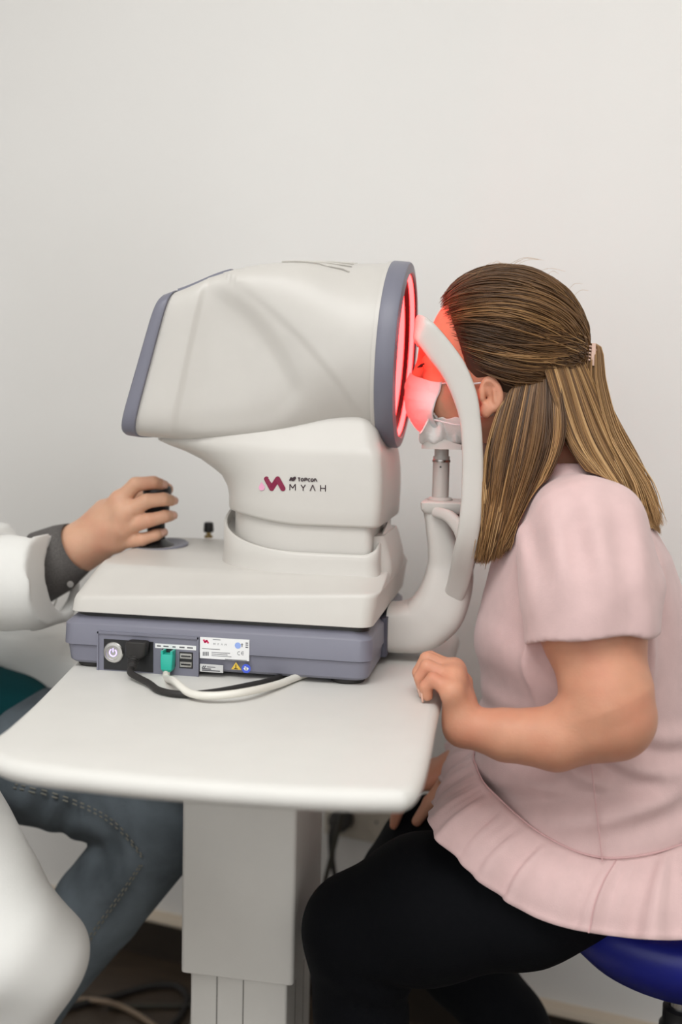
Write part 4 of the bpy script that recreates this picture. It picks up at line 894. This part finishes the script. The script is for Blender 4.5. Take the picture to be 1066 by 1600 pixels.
# right hand closed round the stick, back of the hand to the camera
ny_ = J[1] - .032
def Hp(x, y, dy): return tuple(PY(x, y, ny_ + dy))
wr = Hp(118, 858, .012)
mc3 = [Hp(188, 782, .004), Hp(194, 803, -.003), Hp(190, 826, -.001), Hp(181, 848, .006)]
fg3 = [([mc3[0], Hp(212, 757, .002), Hp(240, 754, .010), Hp(252, 757, .020)], [.0118, .0098, .0086, .0076]),
       ([mc3[1], Hp(229, 783, -.003), Hp(256, 780, .006), Hp(267, 782, .017)], [.0118, .0098, .0088, .0078]),
       ([mc3[2], Hp(232, 813, -.001), Hp(257, 807, .008), Hp(266, 806, .019)], [.0114, .0094, .0085, .0076]),
       ([mc3[3], Hp(222, 843, .004), Hp(243, 836, .012), Hp(251, 833, .021)], [.0105, .0086, .0077, .0068])]
for p in mc3: d.rc(wr, p, .021, .0125, .014)
d.rc(Hp(125, 845, .020), Hp(165, 800, .024), .021, .018, .014); d.rc(Hp(128, 872, .016), Hp(160, 856, .018), .017, .015, .014)
for a, b_ in zip(mc3[:-1], mc3[1:]): d.rc(a, b_, .0118, .0118, .010)
for pts, rs in fg3: d.chain(pts, rs, .002, .004)
d.chain([Hp(140, 825, .040), Hp(175, 792, .058), tuple(J + np.array([-.018, .022, .070])), tuple(J + np.array([.006, .022, .078]))], [.017, .013, .011, .009], .005, .012)
# forearm, upper arm, trunk, neck, head
E1, S1 = (-.610, -.150, .815), (-.690, -.160, 1.045)
d.chain([wr, tuple(PY(85, 872, ny_ + .010)), tuple(PY(40, 895, ny_ + .008)), E1], [.0255, .0260, .0275, .040], .02); d.chain([E1, S1], [.044, .048], .02)
d.chain([(-.385, .095, .662), (-.655, .225, .825), (-.695, .160, 1.045)], [.026, .044, .048], .02)
for k in range(4): d.chain([(-.385, .095, .662), (-.325, .115 - .018 * k, .654), (-.295, .115 - .020 * k, .640), (-.278, .115 - .021 * k, .626)], [.02, .0115, .009, .0075], .002, .01)
d.chain([(-.375, .075, .660), (-.345, .045, .65), (-.32, .032, .636)], [.016, .012, .009], .003, .01)
d.zloft([(.60, -.69, 0, .10, .15), (.75, -.69, 0, .095, .145), (.95, -.685, 0, .10, .165), (1.08, -.68, 0, .085, .165), (1.13, -.645, 0, .06, .09)], .03)
d.rc((-.64, 0, 1.11), (-.608, 0, 1.20), .058, .054, .03)
HD = np.array([-.595, 0, 1.308])
d.ell(HD + [-.012, 0, .02], (.099, .077, .098), .02); d.ell(HD + [.042, 0, -.040], (.055, .060, .078), .03); d.rc(HD + [.075, -.0, -.098], HD + [.01, .05, -.075], .02, .02, .025); d.rc(HD + [.075, 0, -.098], HD + [.01, -.05, -.075], .02, .02, .025)
d.rc(HD + [.088, 0, .005], HD + [.112, 0, -.032], .008, .0115, .012); d.rc(HD + [.085, -.025, .022], HD + [.085, .025, .022], .011, .011, .02)
for s_ in (-1, 1):
    d.ell(HD + [.098, s_ * .033, .0], (.013, .016, .011), .012, 's'); d.ell(HD + [.080, s_ * .033, -.003], (.0125, .0135, .0125), .003); d.ell(HD + [.096, s_ * .011, -.040], (.009, .007, .0065), .006)
    d.ell(HD + [-.008, s_ * .079, -.018], (.017, .007, .028), .005); d.ell(HD + [-.005, s_ * .087, -.016], (.009, .006, .016), .003, 's')
d.ell(HD + [.086, 0, -.062], (.011, .024, .006), .008); d.ell(HD + [.084, 0, -.072], (.011, .021, .0065), .007)
d.mesh('body', M_skin2, DR)
for s_ in (-1, 1):
    b = MB(); b.lathe([(.0004, .0010), (.0045, .0006), (.0060, 0)], HD + [.0920, s_ * .033, -.003], (1, 0, 0), 16); b.mk('eye', mat('eye_brown', (.05, .025, .015), .15), DR)
    P_ = d.push(np.array([HD + [.092 - .012 * q * q, s_ * (.016 + .036 * q), .020 + .004 * sin(pi * q)] for q in np.linspace(0, 1, 10)]), .001, 5); MB().tube(P_, [.0016 + .0018 * sin(pi * q) for q in np.linspace(.1, .95, 10)], 6).mk('eyebrow', mat('dark_brow', srgb(50, 36, 28), .8), DR)
hf = Field(HD - .16, HD + .16, .003); hf.ell(HD + [-.016, 0, .026], (.106, .083, .102)); hf.put(lambda x, y, z: (HD[0] + .045 + .35 * (HD[2] + .05 - z) * 0 - 1.4 * np.maximum(0, z - HD[2] - .055)) * -1 + x + 0 * y + 0 * z, HD - .16, HD + .16, 0, 'u') if False else None
hf.cut(HD + [.055, 0, .045], (1, 0, -.55)); hf.cut(HD + [-.02, 0, -.035], (.35, 0, -1))
hf.warp(lambda x, y, z: .0016 * np.sin(170 * y + 30 * np.sin(40 * x)) * np.sin(90 * x + 60 * z)); hf.mesh('hair', mat('short_dark_hair', srgb(52, 38, 28), .65, noise=.4, nscale=90, bump=.6, bscale=160), DR)
# finger nails
def nail(p0, p1, out, w, m, parent, off=.0074):
    p0, p1, out = map(np.array, (p0, p1, out)); t = p1 - p0; t = t / np.linalg.norm(t); out = out - t * (out @ t); out = out / np.linalg.norm(out); s1 = np.cross(t, out); c = p1 + t * .001; v = []; f = []
    for i in range(5):
        for j in range(5):
            a = (j / 4 * 2 - 1); q = i / 4; v.append(c + t * (q - .5) * .011 + s1 * a * w * (1 - .25 * (q > .9)) + out * (off - .0020 * a * a))
    f = [(i * 5 + j, i * 5 + j + 1, (i + 1) * 5 + j + 1, (i + 1) * 5 + j) for i in range(4) for j in range(4)]
    o = mk('fingernail', v, f, m, parent); sd = o.modifiers.new('solid', 'SOLIDIFY'); sd.thickness = .0006; sd.offset = 0
# white coat
M_coat = mat('white_coat_cotton', srgb(226, 225, 221), .85, spec=.2, sheen=.15, bump=.15, bscale=600)
c = Field((-.90, -.46, .36), (-.16, .34, 1.20), .0040)
c.zloft([(.52, -.69, 0, .150, .205), (.62, -.69, 0, .140, .195), (.75, -.695, 0, .120, .170), (.95, -.695, 0, .125, .190), (1.05, -.69, 0, .112, .195), (1.085, -.685, 0, .105, .175), (1.115, -.67, 0, .085, .13), (1.15, -.645, 0, .07, .085)])
cuff_c = np.array(PY(97, 900, ny_ - .004)); cuff_d = np.array([1.0, .06, .16]); cuff_d /= np.linalg.norm(cuff_d)
c.chain([tuple(cuff_c + cuff_d * .05), tuple(cuff_c), tuple(PY(40, 910, -.055)), (-.480, -.090, .862), (-.610, -.155, .835), (-.69, -.168, 1.050)], [.0565, .0570, .0590, .062, .064, .062], .02)
c.chain([(-.395, .098, .668), (-.50, .150, .735), (-.66, .225, .830), (-.695, .168, 1.050)], [.043, .050, .060, .062], .02); c.ell((-.575, .085, .868), (.105, .07, .060), .03)
c.put(lambda x, y, z: -((x - cuff_c[0]) * cuff_d[0] + (y - cuff_c[1]) * cuff_d[1] + (z - cuff_c[2]) * cuff_d[2]) , cuff_c + [-.03, -.10, -.09], cuff_c + [.14, .10, .10], 0, 's', pad=0)
c.rc(tuple(cuff_c - cuff_d * .018), tuple(cuff_c + cuff_d * .03), .046, .0525, .003, 's')
KN2 = np.array(PY(36, 1490, -.36))
c.chain([(-.60, -.13, .635), (-.44, -.25, .612), tuple(KN2)], [.115, .090, .0565], .05); c.chain([tuple(KN2), tuple(KN2 + [-.040, .010, -.10])], [.056, .052], .02)
c.chain([(-.60, .12, .64), (-.50, .115, .648)], [.10, .07], .05)
# open front showing the tunic
c.put(lambda x, y, z: np.maximum(np.maximum(-.65 - x, np.abs(y - .0) - .055 - .10 * np.clip(1.0 - z, 0, 1)), .66 - z) + 0 * x, (-.64, -.16, .64), (-.40, .16, 1.16), .01, 's', pad=.01)
def cfold(x, y, z):
    r = .0036 * np.exp(-((z - .885) / .08) ** 2) * np.sin(70 * x + 55 * z + 12 * np.sin(30 * z)) * (x > -.56) * sst(cuff_c[0] - .022, cuff_c[0] - .05, x)
    return r + .0030 * np.sin(46 * x - 50 * z + 30 * y) * (z < .75)
c.warp(cfold); coat = c.mesh('lab_coat', M_coat, DR, 2)
MB().tube([tuple(cuff_c - cuff_d * .030 + .0555 * (cos(a) * np.array([0, 1, 0]) + sin(a) * np.array([-.04, 0, 1]))) for a in np.linspace(0, 2 * pi, 40)], .0009, 6).mk('cuff_stitching', mat('coat_stitch', srgb(214, 212, 206), .9), coat)
# grey shirt cuff
M_gry = mat('charcoal_chambray', srgb(92, 88, 86), .85, noise=.22, nscale=420, bump=.2, bscale=700)
def ringpx(xt, yt, xb, yb, yw):
    t, b_ = np.array(PY(xt, yt, ny_ + .010)), np.array(PY(xb, yb, ny_ + .010)); cc = (t + b_) / 2; hh = (t - b_) / 2; return [cc + hh * cos(a) + np.array([0, 1, 0]) * yw * sin(a) for a in np.linspace(0, 2 * pi, 40, endpoint=False)]
sh = MB().loft([ringpx(50, 832, 74, 944, .043), ringpx(84, 821, 108, 924, .041), ringpx(104, 818, 139, 893, .038), ringpx(104, 821, 137.5, 890, .0365), ringpx(84, 825, 107, 920, .039)], False, False).mk('shirt_cuff', M_gry, DR, sharp=None)
bp = np.array(PY(110, 913, ny_ - .018)); MB().lathe([(.0005, .0012), (.004, .001), (.0045, 0)], bp, (.2, -1, -.2), 16).mk('cuff_button', mat('grey_button', srgb(150, 146, 142), .4), sh)
# teal tunic
M_tunic = mat('dark_teal_cotton', srgb(14, 74, 80), .85, spec=.2, bump=.15, bscale=500)
t_ = Field((-.84, -.19, .56), (-.40, .19, 1.15), .004); t_.zloft([(.58, -.67, 0, .165, .16), (.66, -.645, 0, .170, .152), (.75, -.672, 0, .135, .145), (.95, -.68, 0, .112, .165), (1.08, -.678, 0, .092, .165), (1.125, -.643, 0, .068, .09)]); t_.ell((-.545, .06, .668), (.115, .075, .040), .04)
t_.warp(lambda x, y, z: .003 * np.sin(60 * z + 40 * x) * (z < .8)); t_.mesh('tunic', M_tunic, DR, 1)
# jeans
M_jean = mat('faded_blue_denim', srgb(104, 113, 120), .85, spec=.2, noise=.30, nscale=14, bump=.3, bscale=650)
jf = Field((-.86, -.42, .06), (-.15, .22, .74), .0045); jf.ell((-.68, 0, .60), (.12, .17, .085))
KJ = np.array([-.238, .020, .532])
jf.chain([(-.64, .085, .615), (-.44, .058, .590), tuple(KJ)], [.098, .088, .0640], .03); jf.chain([tuple(KJ + [-.004, 0, -.012]), (-.335, .025, .395), (-.43, .03, .26), (-.505, .03, .10)], [.064, .063, .054, .046], .006)
jf.chain([(-.64, -.11, .615), (-.42, -.25, .600), tuple(KN2 + [-.006, .004, -.004])], [.085, .075, .048], .03); jf.chain([tuple(KN2 + [-.01, .005, -.01]), tuple(KN2 + [-.07, .02, -.22]), tuple(KN2 + [-.12, .03, -.44])], [.047, .046, .04], .02)
jf.warp(lambda x, y, z: .0035 * np.sin(85 * z + 60 * x + 9 * np.sin(25 * x)) * np.exp(-((x + .36) / .10) ** 2) * np.exp(-((z - .55) / .08) ** 2) + .003 * np.sin(70 * z - 80 * x) * np.exp(-((x + .31) / .05) ** 2) * np.exp(-((z - .46) / .05) ** 2))
jeans = jf.mesh('jeans', M_jean, DR, 1)
M_jst = mat('denim_stitch', srgb(132, 130, 120), .9)
for off in (0, .0075):
    P_ = jf.push(spline([PY(25 + off * 300, 1228 - off * 700, -.03), PY(120, 1258 - off * 800, -.045), PY(180, 1292 - off * 900, -.045), PY(226, 1345 - off * 600, -.045)], 40), .0012, 8); b = MB()
    for i in range(0, 38, 2): b.tube(P_[i:i + 2], .0011, 5)
    b.mk('stitching', M_jst, jeans)
    P_ = jf.push(spline([PY(222 - off * 500, 1352, -.045), PY(190 - off * 700, 1400, -.04), PY(150 - off * 800, 1455, -.035), PY(118 - off * 700, 1500, -.03)], 40), .0012, 8); b = MB()
    for i in range(0, 38, 2): b.tube(P_[i:i + 2], .0011, 5)
    b.mk('stitching', M_jst, jeans)
for x, y in ((-.505, .03), (KN2[0] - .12, KN2[1] + .03)):
    f_ = Field((x - .08, y - .06, 0), (x + .23, y + .06, .15), .004); f_.ell((x - .005, y, .06), (.05, .042, .055)); f_.rc((x + .03, y, .042), (x + .165, y, .032), .043, .032, .03); f_.cut((0, 0, .002), (0, 0, -1)); f_.mesh('shoe', mat('dark_shoe_leather', (.02, .017, .015), .45), DR, 1)
stool('round stool with a black padded seat under the person in the white coat', (-.69, .0), (.015, .015, .017), .175, .535, .075)
for (a, b_) in ((fg3[k][0][2], fg3[k][0][3]) for k in range(4)): nail(a, b_, (.75, -.65, .15), .0052, M_nail, DR)
for k in range(4): nail(fg[k][0][2], fg[k][0][3], (-1, -.1, .1), .0040, M_nail, GL, .0066)
# ------------------------------------------------------------------ wall socket and loose cables
def wallpt(x, y, off=0.0):
    dd = ray(x, y); n = WV; tt_ = ((WA + WV * off - CC) @ n) / (dd @ n); return CC + dd * tt_
sk0 = wallpt(570, 1278, .006); sk = thing('wall_socket', 'cream double wall socket behind the instrument table', 'socket', sk0)
u0 = (wallpt(570, 1278) - WA) @ WU; zc = wallpt(570, 1278)[2]
M_sock = mat('socket_plastic', srgb(206, 198, 184), .45)
o = MB().box((u0 - .075, .0, zc - .04), (u0 + .075, .009, zc + .04), AXR, WA); o.f = [f[::-1] for f in o.f]; bev(o.mk('plate', M_sock, sk, smooth=False), .003)
for s_ in (-1, 1):
    c_ = RM(u0 + s_ * .036, .009, zc); ins = MB().lathe([(.026, 0), (.026, .0025), (.0235, .003), (.0225, .001), (.004, .001)], c_, WV, 32).mk('outlet', M_sock, sk)
    for q in (-1, 1): MB().lathe([(.0024, 0), (.0024, .0006)], c_ + WU * q * .0095 + WV * .0011, WV, 12).mk('pin_hole', M_black, ins)
pk = thing('plug_lead', 'black plug and lead hanging from the wall socket', 'cable', RM(u0 - .036, .03, zc))
P0 = RM(u0 - .036, .0125, zc)
MB().lathe([(.019, 0), (.021, .004), (.020, .028), (.012, .040), (.010, .048)], P0, WV, 28).mk('plug', M_rubber, pk)
MB().tube(spline([P0 + WV * .044, P0 + WV * .058 + [0, 0, -.012], P0 + WV * .06 + [.002, 0, -.05]], 14), np.linspace(.0085, .006, 14), 12).mk('strain_relief', M_rubber, pk)
MB().tube(spline([P0 + WV * .060 + [.001, 0, -.030], P0 + WV * .061 + [.004, 0, -.060], P0 + WV * .063 + [.012, 0, -.100], P0 + WV * .066 + [.028, 0, -.150], P0 + WV * .07 + [.055, 0, -.24], P0 + WV * .08 + [.08, 0, -.36], P0 + WV * .09 + [.10, 0, -.46], RM(.14, .14, .006), RM(.10, .22, .005), RM(-.02, .27, .005)], 80), .0048, 10).mk('cord', M_rubber, pk)
gk = thing('grey_cable', 'thin grey cable sagging behind the table column', 'cable', wallpt(520, 1320, .05))
MB().tube(spline([wallpt(545, 1232, .13), wallpt(537, 1264, .125), wallpt(521, 1326, .12), wallpt(505, 1390, .115), wallpt(488, 1460, .11), wallpt(475, 1520, .11), RM(-.24, .12, .02), RM(-.32, .14, .005), RM(-.45, .2, .005)], 60), .0046, 10).mk('cord', mat('grey_cable_sheath', srgb(62, 60, 52), .5), gk)
fb = thing('floor_cable', 'black cable lying in a loop on the dark floor by the column', 'cable', PZ(200, 1560, 0))
MB().tube(spline([PZ(60, 1590, .006), PZ(130, 1568, .006), PZ(180, 1556, .006), PZ(235, 1541, .006), PZ(275, 1541, .006), PZ(293, 1560, .006), PZ(280, 1590, .006), PZ(262, 1610, .006), PZ(240, 1650, .006)], 70), .0062, 10).mk('cord', M_rubber, fb)
fc = thing('floor_cable', 'beige cable lying on the dark floor beside the black one', 'cable', PZ(180, 1580, 0))
MB().tube(spline([PZ(70, 1566, .005), PZ(125, 1562, .005), PZ(165, 1565, .016), PZ(195, 1575, .006), PZ(225, 1592, .005), PZ(250, 1612, .005), PZ(270, 1640, .005)], 60), .0048, 10).mk('cord', mat('beige_cable_sheath', srgb(150, 130, 110), .5), fc)
fd = thing('column_cable', 'grey cable running down the side of the table column', 'cable', (-.17, -.03, .1))
MB().tube(spline([(-.1775, -.02, .74), (-.1778, -.03, .60), (-.1778, -.03, .42), (-.175, -.03, .36), (-.181, -.035, .22), (-.190, -.05, .10), (-.205, -.07, .076)], 40), .0038, 10).mk('cord', mat('mid_grey_cable_sheath', srgb(140, 132, 122), .5), fd)
